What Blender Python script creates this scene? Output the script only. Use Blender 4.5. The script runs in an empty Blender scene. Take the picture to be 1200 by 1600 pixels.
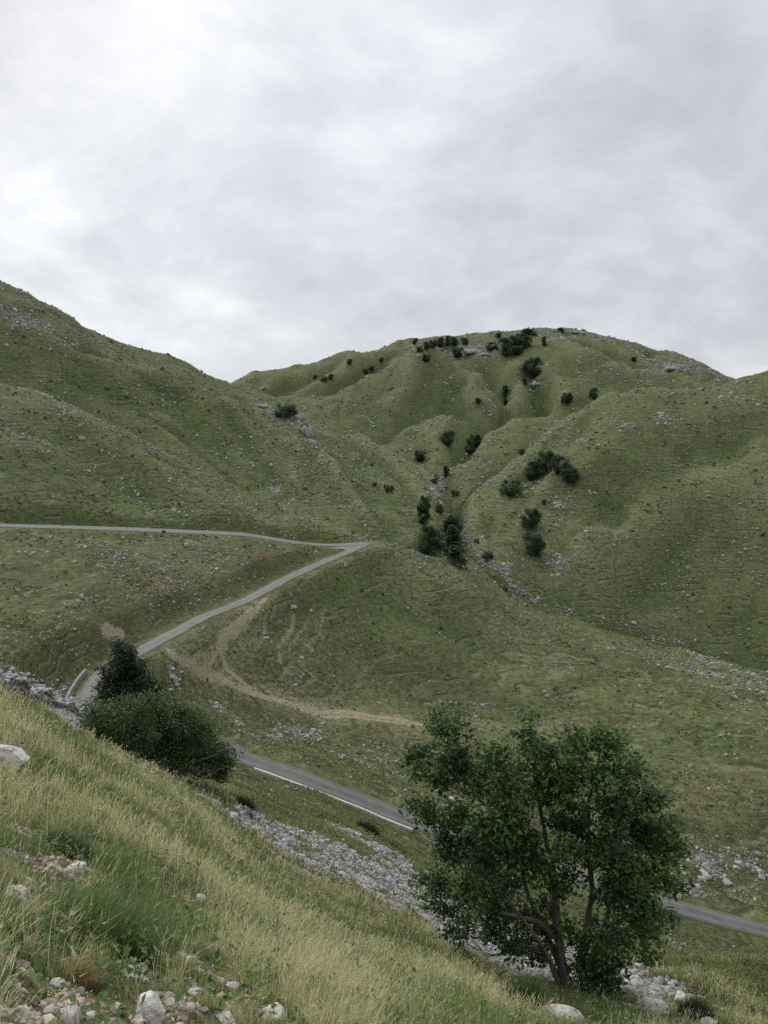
import bpy, math, random
import numpy as np
from mathutils import Vector

SC = bpy.context.scene
COL = SC.collection
rng = np.random.default_rng(7)
random.seed(7)
R = math.radians

# ------------------------------------------------------------------ camera
PITCH = math.atan(110 / 1200)
cam_d = bpy.data.cameras.new("camera")
cam = bpy.data.objects.new("camera", cam_d)
COL.objects.link(cam)
cam.location = (0, 0, 0)
cam.rotation_euler = (math.pi / 2 - PITCH, 0, 0)
cam_d.sensor_fit = 'VERTICAL'
cam_d.sensor_height = 36.0
cam_d.lens = 27.0            # 1200 px focal length for a 1600 px tall frame
cam_d.clip_start = 0.1
cam_d.clip_end = 9000
SC.camera = cam

# ------------------------------------------------------------------ node helper
class NT:
    def __init__(s, tree):
        s.t = tree; s.n = tree.nodes; s.l = tree.links
    def new(s, kind, **kw):
        n = s.n.new(kind)
        for k, v in kw.items():
            if k == 'ins':
                for a, b in v.items():
                    if isinstance(b, bpy.types.NodeSocket): s.l.new(b, n.inputs[a])
                    else: n.inputs[a].default_value = b
            else: setattr(n, k, v)
        return n
    def math(s, op, a, b=0.0, c=None, clamp=False):
        n = s.new('ShaderNodeMath', operation=op, use_clamp=clamp)
        for i, v in enumerate((a, b) if c is None else (a, b, c)):
            if isinstance(v, bpy.types.NodeSocket): s.l.new(v, n.inputs[i])
            else: n.inputs[i].default_value = v
        return n.outputs[0]
    def vmath(s, op, a, b=(0, 0, 0), out=0):
        n = s.new('ShaderNodeVectorMath', operation=op)
        for i, v in enumerate((a, b)):
            if isinstance(v, bpy.types.NodeSocket): s.l.new(v, n.inputs[i])
            else: n.inputs[i].default_value = v
        return n.outputs[out]
    def mix(s, f, a, b, blend='MIX'):
        n = s.new('ShaderNodeMix', data_type='RGBA', blend_type=blend, clamp_factor=True)
        for i, v in ((0, f), (6, a), (7, b)):
            if isinstance(v, bpy.types.NodeSocket): s.l.new(v, n.inputs[i])
            else: n.inputs[i].default_value = (v if i == 0 else (*v, 1))
        return n.outputs[2]
    def noise(s, vec, scale, detail=4, rough=.55, dist=0.0, lac=2.0):
        n = s.new('ShaderNodeTexNoise', ins={'Scale': scale, 'Detail': detail, 'Roughness': rough, 'Distortion': dist, 'Lacunarity': lac})
        s.l.new(vec, n.inputs['Vector'])
        return n.outputs['Fac']
    def ramp(s, v, pts, interp='LINEAR'):
        n = s.new('ShaderNodeValToRGB')
        cr = n.color_ramp; cr.interpolation = interp
        while len(cr.elements) < len(pts): cr.elements.new(.5)
        for e, (p, c) in zip(cr.elements, pts):
            e.position = p; e.color = (*c, 1) if len(c) == 3 else c
        s.l.new(v, n.inputs[0])
        return n.outputs[0]
    def step(s, v, a, b, lo=0., hi=1.):
        n = s.new('ShaderNodeMapRange', interpolation_type='SMOOTHSTEP')
        n.inputs['From Min'].default_value = a; n.inputs['From Max'].default_value = b
        n.inputs['To Min'].default_value = lo; n.inputs['To Max'].default_value = hi
        s.l.new(v, n.inputs['Value'])
        return n.outputs[0]

# ------------------------------------------------------------------ sky
SUN_AZ, SUN_EL = R(-34), R(36)
world = bpy.data.worlds.new("World")
SC.world = world
world.use_nodes = True
w = NT(world.node_tree)
w.n.clear()
sky = w.new('ShaderNodeTexSky', sky_type='NISHITA', sun_disc=False, sun_elevation=SUN_EL, sun_rotation=SUN_AZ)
tc = w.new('ShaderNodeTexCoord')
dirv = w.vmath('NORMALIZE', tc.outputs['Generated'])
sep = w.new('ShaderNodeSeparateXYZ', ins={0: dirv})
zz = w.math('ADD', w.math('MAXIMUM', sep.outputs[2], 0.0), 0.42)
cx = w.math('DIVIDE', sep.outputs[0], zz)
cy = w.math('DIVIDE', sep.outputs[1], zz)
cv = w.new('ShaderNodeCombineXYZ', ins={0: cx, 1: cy, 2: 0.37}).outputs[0]
cv2 = w.vmath('MULTIPLY', cv, (1.9, 2.1, 1.0))
c_big = w.noise(cv2, .55, 3, .5, .4)
c_mid = w.noise(w.vmath('ADD', cv2, (3.1, 7.7, 0)), 1.35, 8, .60, .5)
c_fin = w.noise(w.vmath('ADD', cv2, (9.1, 1.7, 0)), 6.0, 8, .6, .2)
cl = w.math('ADD', w.math('MULTIPLY', c_big, .60), w.math('MULTIPLY', c_mid, .46))
cl = w.math('ADD', cl, w.math('MULTIPLY', c_fin, .14))
sunv = (math.sin(R(-24)) * math.cos(R(27)), math.cos(R(-24)) * math.cos(R(27)), math.sin(R(27)))   # thinnest cloud
dt = w.vmath('DOT_PRODUCT', dirv, sunv, out=1)
glow = w.math('POWER', w.math('MAXIMUM', dt, 0.0), 14.0)
glow2 = w.math('POWER', w.math('MAXIMUM', dt, 0.0), 3.0)
# the cloud base is thin (bright) low above the horizon on the left and thick on the right
lowb = w.math('MULTIPLY', w.step(sep.outputs[2], .30, .02), w.step(sep.outputs[0], .25, -.25))
rgt = w.math('MULTIPLY', w.step(sep.outputs[0], -.05, .45), w.step(sep.outputs[2], .0, .2))
v = w.math('ADD', w.math('SUBTRACT', cl, w.math('ADD', w.math('MULTIPLY', rgt, .050), .084)), w.math('MULTIPLY', glow, .085))
v = w.math('ADD', v, w.math('MULTIPLY', glow2, .02))
v = w.math('ADD', v, w.math('MULTIPLY', lowb, .10))
cloud_c = w.ramp(v, [(.36, (.40, .415, .445)), (.48, (.50, .518, .552)), (.58, (.615, .632, .665)), (.70, (.79, .803, .83)), (.84, (.97, .97, .975))])
cloud_c10 = w.vmath('SCALE', cloud_c, (0, 0, 0))
cloud_c10.node.inputs['Scale'].default_value = 9.0
below = w.step(sep.outputs[2], -.04, .0)
mixc = w.mix(.94, sky.outputs[0], cloud_c10)
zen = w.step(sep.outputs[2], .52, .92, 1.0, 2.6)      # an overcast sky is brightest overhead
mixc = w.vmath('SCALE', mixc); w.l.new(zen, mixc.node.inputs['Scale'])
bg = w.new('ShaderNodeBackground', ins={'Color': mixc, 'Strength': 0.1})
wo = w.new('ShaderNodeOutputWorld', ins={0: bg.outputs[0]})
world.cycles.sampling_method = 'MANUAL'
world.cycles.sample_map_resolution = 512

sd = bpy.data.lights.new("sun", 'SUN')
sd.energy = 1.5
sd.angle = R(14)
sd.color = (1.0, .95, .87)
sun = bpy.data.objects.new("sun", sd)
COL.objects.link(sun)
sv = Vector((math.sin(SUN_AZ) * math.cos(SUN_EL), math.cos(SUN_AZ) * math.cos(SUN_EL), math.sin(SUN_EL)))
sun.rotation_euler = sv.to_track_quat('Z', 'Y').to_euler()

SC.view_settings.view_transform = 'Standard'
SC.view_settings.look = 'None'
SC.view_settings.exposure = 0.45
SC.view_settings.gamma = 1.0
SC.cycles.max_bounces = 6
SC.cycles.transparent_max_bounces = 8
SC.cycles.use_denoising = False

# ------------------------------------------------------------------ numpy noise
def _hash(ix, iy, seed):
    h = (ix.astype(np.int64) * 374761393 + iy.astype(np.int64) * 668265263 + seed * 974634777) & 0xffffffff
    h = ((h ^ (h >> 13)) * 1274126177) & 0xffffffff
    h = h ^ (h >> 16)
    return h
def gnoise(x, y, seed=0):
    ix = np.floor(x); iy = np.floor(y); fx = x - ix; fy = y - iy
    ux = fx * fx * fx * (fx * (fx * 6 - 15) + 10); uy = fy * fy * fy * (fy * (fy * 6 - 15) + 10)
    def g(dx, dy):
        a = _hash(ix + dx, iy + dy, seed) / 4294967295.0 * 2 * np.pi
        return np.cos(a) * (fx - dx) + np.sin(a) * (fy - dy)
    a = g(0, 0); b = g(1, 0); c = g(0, 1); d = g(1, 1)
    return ((a + ux * (b - a)) + uy * ((c + ux * (d - c)) - (a + ux * (b - a)))) * 1.5
def fbm(x, y, seed=0, octv=4, gain=.5):
    s = 0; a = 1
    for i in range(octv):
        s = s + a * gnoise(x, y, seed + i * 17); x = x * 2.03; y = y * 2.03; a *= gain
    return s
def sstep(a, b, x):
    t = np.clip((x - a) / (b - a), 0, 1); return t * t * (3 - 2 * t)

# ------------------------------------------------------------------ survey points
CP, SP = math.cos(PITCH), math.sin(PITCH)
def ray(px, py):
    c = (px - 600) / 1200; s = (800 - py) / 1200
    return c, CP + s * SP, -SP + s * CP
def P(px, py, D):
    x, y, z = ray(px, py); k = D / math.hypot(x, y)
    return x * k, y * k, z * k
def proj(x, y, z):
    d = y * CP - z * SP; u = y * SP + z * CP
    return 600 + 1200 * x / d, 800 - 1200 * u / d

# polar terrain grid
az = np.concatenate([np.arange(-180, -34, 2.0), np.arange(-34, 34, .1), np.arange(34, 180.1, 2.0)])
az = np.radians(az); az[0] = -np.pi; az[-1] = np.pi
rr = [0.4]
while rr[-1] < 2600:
    q = rr[-1]
    rr.append(q * (1.012 if q < 20 else 1.008 if q < 110 else 1.004 if q < 800 else 1.05))
rr = np.array(rr)
NA, NR = len(az), len(rr)
azc = np.clip(az, R(-36), R(36))
# both sides blend into one another behind the camera
wrap = sstep(R(60), R(178), np.abs(az)) * .5
mirror = -azc

def rail(pts, raw=False):
    """polyline of (px,py,D) -> (az, D, z) arrays"""
    a = []
    for p in pts:
        x, y, z = P(*p); a.append((math.atan2(x, y), p[2], z))
    a.sort()
    return np.array(a)
def smooth1(v, n):
    k = np.ones(n) / n
    return np.convolve(np.pad(v, (n // 2, n - 1 - n // 2), mode='edge'), k, mode='valid')
def rail_at(rl, aq):
    return np.interp(aq, rl[:, 0], rl[:, 1]), np.interp(aq, rl[:, 0], rl[:, 2])
FA = np.linspace(R(-36), R(36), 721)
def rail_s(pts, sm=17):
    rl = rail(pts)
    D, z = rail_at(rl, FA)
    D = smooth1(D, sm); z = smooth1(z, sm)
    def f(a):
        return np.interp(a, FA, D), np.interp(a, FA, z)
    D1, z1 = f(azc); D2, z2 = f(mirror)
    return D1 * (1 - wrap) + D2 * wrap, z1 * (1 - wrap) + z2 * wrap

def pchip(xs, ys, x):
    """monotone cubic through rows of xs,ys (K) at x (N)"""
    h = np.diff(xs); d = np.diff(ys) / h
    m = np.zeros_like(ys)
    m[0] = d[0]; m[-1] = d[-1]
    for i in range(1, len(xs) - 1):
        if d[i - 1] * d[i] > 0:
            w1 = 2 * h[i] + h[i - 1]; w2 = h[i] + 2 * h[i - 1]
            m[i] = (w1 + w2) / (w1 / d[i - 1] + w2 / d[i])
    i = np.clip(np.searchsorted(xs, x) - 1, 0, len(xs) - 2)
    t = (x - xs[i]) / h[i]
    t2 = t * t; t3 = t2 * t
    y = (2 * t3 - 3 * t2 + 1) * ys[i] + (t3 - 2 * t2 + t) * h[i] * m[i] + (-2 * t3 + 3 * t2) * ys[i + 1] + (t3 - t2) * h[i] * m[i + 1]
    return y

ground_rails = [
 [(-100,1600,2.9),(0,1600,3.1),(300,1600,3.8),(600,1600,5.4),(800,1600,8.8),(900,1600,12),(1050,1600,15),(1200,1610,18),(1300,1640,20)],
 [(-100,1300,7),(0,1330,6.5),(200,1400,6.5),(400,1470,7.7),(600,1535,9.2),(800,1578,12),(900,1575,14),(1050,1575,17.5),(1200,1570,23),(1300,1580,25)],
 [(-100,1040,21),(0,1088,20),(60,1112,20),(120,1150,20),(200,1190,20),(290,1236,20),(370,1300,19),(430,1352,18),(540,1424,17),(700,1485,17),(800,1524,17),(900,1545,16.5),(1050,1535,21),(1200,1515,29),(1300,1500,32)],
 [(-100,1130,36),(0,1140,36),(120,1165,34),(250,1222,31),(370,1237,32),(450,1275,34),(560,1310,34),(650,1362,32),(700,1402,30),(800,1468,27),(900,1505,24),(1050,1497,31),(1200,1488,42),(1300,1480,44)],
 [(-100,1065,82),(0,1082,84),(60,1096,90),(130,1108,98),(250,1150,96),(380,1183,95),(500,1218,90),(650,1283,87),(800,1340,89),(1040,1418,92),(1200,1468,95),(1300,1500,96)],
 [(-100,1044,96),(0,1050,98),(130,1062,110),(250,1080,118),(380,1110,128),(500,1125,135),(640,1133,142),(900,1150,150),(1200,1158,150),(1300,1160,150)],
 [(-100,950,128),(0,955,130),(130,970,130),(230,1000,132),(300,1000,140),(400,995,150),(600,1010,172),(800,1040,182),(1000,1062,186),(1200,1085,188),(1300,1090,190)],
 [(-100,815,190),(0,822,190),(150,828,195),(300,834,205),(480,841,212),(560,847,217),(620,852,226),(700,884,227),(750,903,231),(800,928,236),(850,952,241),(950,987,246),(1050,1008,250),(1200,1052,252),(1300,1070,252)],
]
GR = [rail_s(p, 9 if i < 3 else 15) for i, p in enumerate(ground_rails)]

H = np.full((NA, NR), -400.0)
for i in range(NA):
    xs = [0.3] + [g[0][i] for g in GR]; ys = [-1.6] + [g[1][i] for g in GR]
    xs += [xs[-1] + 9, xs[-1] + 60, 2700]; ys += [ys[-1] - 3.0, ys[-1] - 30, ys[-1] - 320]
    # stand on level footing right under the camera
    xs = np.array(xs); ys = np.array(ys)
    H[i] = pchip(xs, ys, rr)
# continuous plane under the camera's feet
X = np.sin(az)[:, None] * rr[None, :]; Y = np.cos(az)[:, None] * rr[None, :]
plane = -1.6 - .43 * X - .40 * Y
k = sstep(3.0, 1.6, rr)[None, :] + 0 * X
back = sstep(R(34), R(70), np.abs(az))[:, None] * sstep(45, 12, rr)[None, :]
k = np.maximum(k, back)
H = H * (1 - k) + plane * k

# (base rail, crest rail, roundness, back slope)
hills = {
 'near_left_spur': ([(-100,830,181),(0,832,183),(150,838,190),(300,843,201),(480,848,209),(560,852,215),(620,900,222),(700,1000,228),(1300,1300,228)],
   [(-100,555,292),(0,600,286),(60,613,283),(130,645,280),(200,680,275),(300,728,262),(400,776,248),(480,808,238),(540,830,228),(575,850,223),(640,930,226),(760,1100,230),(1300,1400,230)], .45, .45),
 'big_left_hill': ([(-100,660,290),(0,670,300),(200,750,290),(400,820,258),(480,850,244),(560,872,236),(620,895,234),(690,925,236),(740,1000,238),(1300,1400,245)],
   [(-100,390,400),(0,440,410),(50,462,410),(130,510,415),(200,535,420),(260,555,425),(310,580,430),(360,599,432),(400,614,435),(430,626,428),(465,645,412),(490,682,395),(540,716,370),(592,746,345),(640,782,312),(680,832,272),(705,885,248),(760,990,246),(1300,1400,250)], .40, .5),
 'back_left_spur': ([(-100,900,330),(400,900,330),(500,830,318),(600,860,268),(660,862,256),(690,880,248),(740,960,250),(800,1080,255),(1300,1500,255)],
   [(-100,640,480),(380,625,480),(440,642,462),(480,651,455),(560,690,430),(640,725,382),(688,745,345),(702,790,305),(740,900,270),(800,1080,262),(1300,1500,262)], .30, .5),
 'right_hill': ([(-100,1500,250),(600,1150,250),(660,900,262),(690,850,268),(720,850,258),(760,892,250),(800,928,249),(850,955,252),(950,992,257),(1050,1018,262),(1200,1075,264),(1300,1100,262)],
   [(-100,1500,330),(600,1000,320),(650,880,318),(685,805,325),(715,780,345),(770,748,370),(830,697,400),(890,650,425),(950,617,438),(1000,607,440),(1040,604,440),(1100,612,430),(1160,626,420),(1200,637,410),(1300,665,400)], .50, 1.0),
 'gully_spur': ([(-100,1300,330),(600,900,360),(650,800,340),(690,775,345),(760,760,380),(830,740,400),(900,720,420),(1300,800,420)],
   [(-100,1300,420),(600,880,420),(650,790,400),(682,752,400),(705,733,412),(735,705,430),(765,668,460),(800,652,480),(860,652,500),(910,672,500),(980,720,500),(1300,900,500)], .45, 1.1),
 'middle_spur': ([(-100,1100,400),(520,800,390),(580,740,400),(640,740,400),(690,750,392),(740,740,410),(800,740,440),(1300,900,440)],
   [(-100,1000,470),(500,790,420),(560,722,440),(600,690,465),(640,668,488),(690,657,505),(730,660,512),(770,690,500),(840,760,500),(1300,1000,500)], .55, .7),
 'middle_hill': ([(-100,1000,480),(420,680,480),(500,690,470),(600,700,470),(700,690,500),(760,690,490),(820,690,500),(1300,900,500)],
   [(-100,900,600),(380,660,560),(440,628,560),(500,616,566),(560,596,575),(600,578,582),(655,557,600),(690,558,608),(740,574,612),(780,600,600),(815,640,575),(870,700,560),(1300,1000,560)], .55, .6),
 'summit': ([(-100,800,560),(340,640,520),(420,630,540),(500,625,560),(600,620,585),(700,640,560),(800,660,520),(900,670,500),(1000,660,500),(1100,660,520),(1200,670,540),(1300,680,540)],
   [(-100,760,600),(330,616,600),(360,599,600),(400,581,620),(450,574,630),(500,561,650),(545,548,662),(568,553,670),(600,541,690),(640,529,700),(680,525,710),(740,522,715),(800,519,720),(850,511,722),(900,514,722),(960,528,730),(1010,544,740),(1060,554,750),(1100,571,755),(1140,590,760),(1180,608,760),(1300,650,760)], .5, .35),
 'far_right_hill': ([(-100,1300,500),(900,760,500),(1060,660,500),(1120,640,500),(1200,650,500),(1300,660,500)],
   [(-100,1200,560),(950,720,560),(1080,630,560),(1130,601,560),(1160,589,562),(1200,577,565),(1300,548,570)], .5, .3),
}
names = list(hills)
stack = [H]
for n in names:
    base, crest, rnd, bs = hills[n]
    db, zb = rail_s(base, 21); dc, zc = rail_s(crest, 5 if n in ('summit', 'big_left_hill') else 9)
    dc = np.maximum(dc, db + 8)
    s = (rr[None, :] - db[:, None]) / (dc - db)[:, None]
    g = (1 - rnd) * s + rnd * np.sin(np.clip(s, -1, 1) * np.pi / 2)
    slope0 = ((zc - zb) / (dc - db))[:, None]
    z = zb[:, None] + (zc - zb)[:, None] * np.clip(g, -9, 1)
    z = np.where(s < 0, zb[:, None] + (rr[None, :] - db[:, None]) * (np.abs(slope0) * 1.0 + .6), z)
    db2 = (rr[None, :] - dc[:, None])
    lip = 10.0
    fall = np.where(db2 < lip, db2 ** 2 / (2 * lip), db2 - lip / 2) * bs
    z = np.where(s > 1, zc[:, None] - fall, z)
    stack.append(z)
S = np.stack(stack)
K = .45
mx = S.max(0)
H = mx + np.log(np.exp((S - mx) / K).sum(0)) * K * sstep(150, 260, rr)[None, :] 
del S, stack
H = np.maximum(H, -140 + 6 * gnoise(X / 300, Y / 300, 3))

def hit(px, py, Hh=None, rmin=1.5):
    """where the line of sight through a survey pixel meets the ground"""
    Hh = H if Hh is None else Hh
    x, y, z = ray(px, py); hh = math.hypot(x, y); t = z / hh; a = math.atan2(x, y)
    f = np.interp(a, az, np.arange(NA)); i = int(f); u = f - i
    col = Hh[i] * (1 - u) + Hh[min(i + 1, NA - 1)] * u
    e = col / rr
    idx = np.where((e >= t) & (rr > rmin))[0]
    if len(idx) == 0:
        idx = [int(np.argmax(np.where(rr > rmin, e, -9)))]; D = rr[idx[0]]
        return np.array((math.sin(a) * D, math.cos(a) * D, col[idx[0]]))
    j = idx[0]
    e0, e1 = e[j - 1], e[j]
    q = (t - e0) / (e1 - e0) if e1 != e0 else 1
    D = rr[j - 1] + (rr[j] - rr[j - 1]) * min(max(q, 0), 1)
    return np.array((math.sin(a) * D, math.cos(a) * D, t * D))

def seg_dist(X, Y, pts):
    """distance to a ground polyline and the height and position along it"""
    best = np.full(X.shape, 1e9); zz = np.zeros(X.shape); ss = np.zeros(X.shape); sgn = np.zeros(X.shape)
    L = 0
    for (x0, y0, z0), (x1, y1, z1) in zip(pts[:-1], pts[1:]):
        dx, dy = x1 - x0, y1 - y0; l2 = dx * dx + dy * dy + 1e-9
        t = np.clip(((X - x0) * dx + (Y - y0) * dy) / l2, 0, 1)
        d = np.hypot(X - x0 - t * dx, Y - y0 - t * dy)
        m = d < best
        best = np.where(m, d, best); zz = np.where(m, z0 + t * (z1 - z0), zz)
        ss = np.where(m, L + t * math.sqrt(l2), ss)
        sgn = np.where(m, np.sign((X - x0) * dy - (Y - y0) * dx), sgn)
        L += math.sqrt(l2)
    return best, zz, ss, sgn

# folds of the hills: (pixels along the fold, height + ridge / - gully, half width in metres)
folds = [
 ([(862,530),(885,550),(915,568),(980,586),(1050,602)], 4, 22),
 ([(880,530),(930,548),(990,575),(1010,590)], -6, 14),
 ([(915,528),(960,548),(1020,575),(1060,600)], 3.5, 14),
 ([(1010,545),(1040,575),(1060,598)], -5, 14),
 ([(740,560),(770,585),(785,612),(790,640)], -8, 13),
 ([(800,575),(812,600),(800,625),(785,650)], 7, 16),
 ([(815,590),(840,610),(850,640)], -6, 12),
 ([(830,590),(870,610),(890,640)], 5, 14),
 ([(700,530),(690,545),(700,558)], -5, 14),
 ([(620,545),(600,560),(560,590)], -5, 10),
 ([(570,556),(530,582),(490,607)], 2, 14),
 ([(545,552),(500,578),(440,605),(410,612)], -5, 12),
 ([(655,558),(640,600),(600,650)], 5, 24),
 ([(690,562),(680,610),(650,655)], -4, 18),
 ([(760,585),(740,620),(745,650)], 5, 18),
 ([(620,600),(600,630),(580,670)], -3, 14),
 ([(690,660),(680,700),(690,735)], 3, 14),
 ([(650,670),(640,700),(670,730)], -2.5, 10),
 ([(760,662),(735,700),(705,738)], -4, 9),
 ([(1200,640),(1100,660),(1000,700),(940,730)], 3, 24),
 ([(1200,690),(1100,700),(1000,760),(930,830)], -3, 22),
 ([(1200,740),(1080,780),(960,850),(880,900)], 2.5, 20),
 ([(1200,830),(1090,860),(990,930)], -2.5, 16),
 ([(1040,610),(980,660),(900,720),(830,790)], 2.5, 18),
 ([(930,640),(860,710),(780,790),(740,830)], -2.5, 12),
 ([(0,520),(130,560),(260,600),(380,660)], 3, 16),
 ([(0,560),(150,600),(280,640),(400,730),(480,790)], -4, 12),
 ([(260,560),(340,620),(450,700),(540,790)], 3, 18),
 ([(360,602),(400,660),(480,740),(560,810)], -3.5, 12),
 ([(500,690),(560,730),(640,790)], -3, 9),
 ([(520,665),(600,720),(665,790)], 2.5, 10),
 ([(0,650),(100,690),(220,770)], -2.5, 14),
 ([(60,620),(180,700),(330,790),(400,825)], 2.0, 14),
 ([(640,870),(760,950),(900,1020),(1200,1100)], 1.8, 16),
 ([(440,960),(560,1010),(720,1060),(860,1100)], -2.2, 10),
 ([(560,900),(700,980),(860,1040)], -1.2, 8),
 ([(600,1060),(700,1090),(850,1110),(1000,1120)], -1.8, 7),
 ([(470,1000),(430,1040),(440,1060)], -1.2, 5),
 ([(688,742),(705,785),(725,830),(755,872),(800,918),(850,950)], -6.5, 6),
 ([(850,950),(930,970),(1010,990),(1100,1035),(1200,1065)], -2.0, 4),
 ([(730,569),(775,599),(787,624),(789,650),(770,670)], -5, 8),
 ([(820,589),(840,614),(858,640)], -5, 8),
 ([(500,690),(545,750),(590,800),(640,850)], -2.4, 6),
 ([(470,665),(492,695),(528,745),(560,790),(590,840)], 3.0, 9),
 ([(500,660),(560,705),(620,750),(660,800)], -3, 5),
 ([(940,545),(985,570),(1030,590)], -4, 8), ([(640,560),(600,610),(570,650)], -3, 8), ([(720,600),(690,640),(675,660)], -3, 7),
 ([(450,590),(430,605),(415,612)], -3, 8), ([(600,560),(540,600),(500,620)], -4, 8),
 ([(900,700),(830,760),(770,830)], -2, 6), ([(980,760),(900,830),(830,900)], -2, 7), ([(1120,800),(1050,860),(980,940)], -2.4, 8),
 ([(160,600),(300,680),(420,770),(500,825)], -2.5, 5), ([(60,520),(180,570),(300,640)], -2.5, 6), ([(300,600),(380,680),(470,770)], -2.5, 6),
 ([(1000,1180),(1100,1230),(1200,1290)], 1.5, 9),
 ([(900,1150),(1050,1190),(1200,1230)], -1.2, 8),
]
H0 = H.copy()
for pts, amp, wd in folds:
    pp = [hit(*p, Hh=H0, rmin=60) for p in pts]
    d, _, s_, _ = seg_dist(X, Y, pp)
    L = sum(math.hypot(b[0] - a[0], b[1] - a[1]) for a, b in zip(pp[:-1], pp[1:]))
    m = d < wd * 3.2
    e = sstep(0, .25 * L, s_ + 2) * sstep(0, .2 * L, L - s_ + wd * .5)
    if amp > 0: wd = wd * .75
    prof = np.exp(-(d / wd) ** 2) if amp > 0 else np.exp(-np.sqrt((d / wd) ** 2 + .02) * 1.35)   # rounded ridges, sharp gullies
    H = np.where(m, H + amp * (1.9 if pp[0][1] > 320 else 1.6) * prof * e * sstep(3.2, 2.2, d / wd), H)

# natural unevenness, each size of lump only where it is far enough not to move the lie of the land
ax = X + 12 * gnoise(X / 60, Y / 60, 91); ay = Y + 12 * gnoise(X / 60, Y / 60, 92)
H += (np.abs(gnoise(ax / 62, ay / 85, 5)) * 2.2) * 1.5 * sstep(230, 420, rr)[None, :] - .5 * sstep(230, 420, rr)[None, :]
H += (np.abs(gnoise(ax / 24, ay / 34, 6)) * 2.2 - .5) * 1.0 * sstep(130, 300, rr)[None, :]
# erosion ribs run down the fall line of each hill
def ribs(dx, dy, wv, ln, sd_):
    U_ = ax * dy - ay * dx; V_ = ax * dx + ay * dy
    return np.abs(gnoise(U_ / wv, V_ / ln, sd_)) * 2.2
AZg = az[:, None] + 0 * X
wl, wrr = sstep(R(-3), R(-9), AZg), sstep(R(6), R(12), AZg); wc = np.clip(1 - wl - wrr, 0, 1)
rb = wl * ribs(.78, -.62, 20, 120, 301) + wc * ribs(.1, -1, 20, 110, 302) + wrr * ribs(-.62, -.78, 22, 120, 303)
rb2 = wl * ribs(.70, -.71, 9, 60, 304) + wc * ribs(-.1, -1, 9, 60, 305) + wrr * ribs(-.5, -.86, 9, 60, 306)
H += (rb - .45) * 1.2 * sstep(215, 380, rr)[None, :] + (rb2 - .45) * .25 * sstep(200, 300, rr)[None, :]
for lam, amp, sd_ in ((40, 1.1, 11), (14, .40, 12), (5, .16, 13), (1.9, .075, 14)):
    H += amp * fbm(X / lam, Y / lam, sd_, 2) * sstep(lam * 2.2, lam * 6, rr)[None, :]
H += (.045 * gnoise(X / .7, Y / .7, 15) + .02 * gnoise(X / .23, Y / .23, 16)) * sstep(1.5, 3, rr)[None, :] * sstep(60, 25, rr)[None, :]

# ------------------------------------------------------------------ roads cut into the ground
def resample(pts, step):
    pts = np.array(pts, float)
    # Catmull-Rom through the survey points
    P0 = np.vstack([2 * pts[0] - pts[1], pts, 2 * pts[-1] - pts[-2]])
    out = []
    for i in range(1, len(P0) - 2):
        a, b, c, d = P0[i - 1:i + 3]
        n = max(2, int(np.linalg.norm((c - b)[:2]) / step))
        for k in range(n):
            t = k / n
            out.append(.5 * (2 * b + (c - a) * t + (2 * a - 5 * b + 4 * c - d) * t * t + (-a + 3 * b - 3 * c + d) * t ** 3))
    out.append(P0[-2])
    return np.array(out)

lo_px = [(1330,1518),(1260,1490),(1200,1468),(1120,1440),(1040,1416),(900,1372),(780,1328),(700,1300),(650,1279),(600,1254),(540,1228),(480,1206),(430,1191),(380,1182)]
low = [np.array(P(px, py, float(np.interp(px, [380, 500, 650, 800, 1040, 1200, 1300], [95, 90, 87, 89, 92, 95, 96])))) for px, py in lo_px]
d_px = [(215,1018),(260,994),(320,966),(380,940),(440,910),(500,880),(540,862),(575,847)]
diag = [hit(*p, rmin=100) for p in d_px]
curve = [np.array(P(300,1158,101)), np.array(P(215,1135,101)), np.array(P(160,1112,100)), np.array(P(134,1092,104)), np.array(P(150,1062,113)), np.array(P(180,1040,122))]
main = resample(low + curve + diag, 1.5)
z = main[:, 2].copy()
for _ in range(3): z = smooth1(z, 15)
main[:, 2] = z
up_px = [(-300,806),(-150,812),(-60,816),(0,819),(100,824),(200,828),(300,832),(400,836),(480,838),(530,842),(575,847)]
up = resample([hit(*p, rmin=150) for p in up_px], 2.0)
up[:, 2] = smooth1(smooth1(up[:, 2], 25), 25)
up[-8:, 2] = np.linspace(up[-8, 2], main[-1, 2], 8)
dj, zj, _, _ = seg_dist(up[:, 0], up[:, 1], main)
wj = sstep(26, 5, dj); up[:, 2] = up[:, 2] * (1 - wj) + zj * wj
def carve(H, line, half, shoulder, drop=.12):
    d, zr, _, _ = seg_dist(X, Y, line[::2] if len(line) > 60 else line)
    m = d < half + shoulder
    wgt = 1 - sstep(half, half + shoulder, d)
    return np.where(m, H * (1 - wgt) + (zr - drop) * wgt, H), d
UPB = .17      # the upper road leans towards the valley
H, d_up = carve(H, up, 3.6, 5.0, .38)
H, d_main = carve(H, main, 3.2, 5.5, .12)

def height(x, y):
    x = np.asarray(x, float); y = np.asarray(y, float)
    a = np.arctan2(x, y); r = np.hypot(x, y)
    fa = np.interp(a, az, np.arange(NA)); fr = np.interp(r, rr, np.arange(NR))
    i = np.clip(fa.astype(int), 0, NA - 2); j = np.clip(fr.astype(int), 0, NR - 2)
    u = fa - i; v_ = fr - j
    return (H[i, j] * (1 - u) * (1 - v_) + H[i + 1, j] * u * (1 - v_) + H[i, j + 1] * (1 - u) * v_ + H[i + 1, j + 1] * u * v_)

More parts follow.
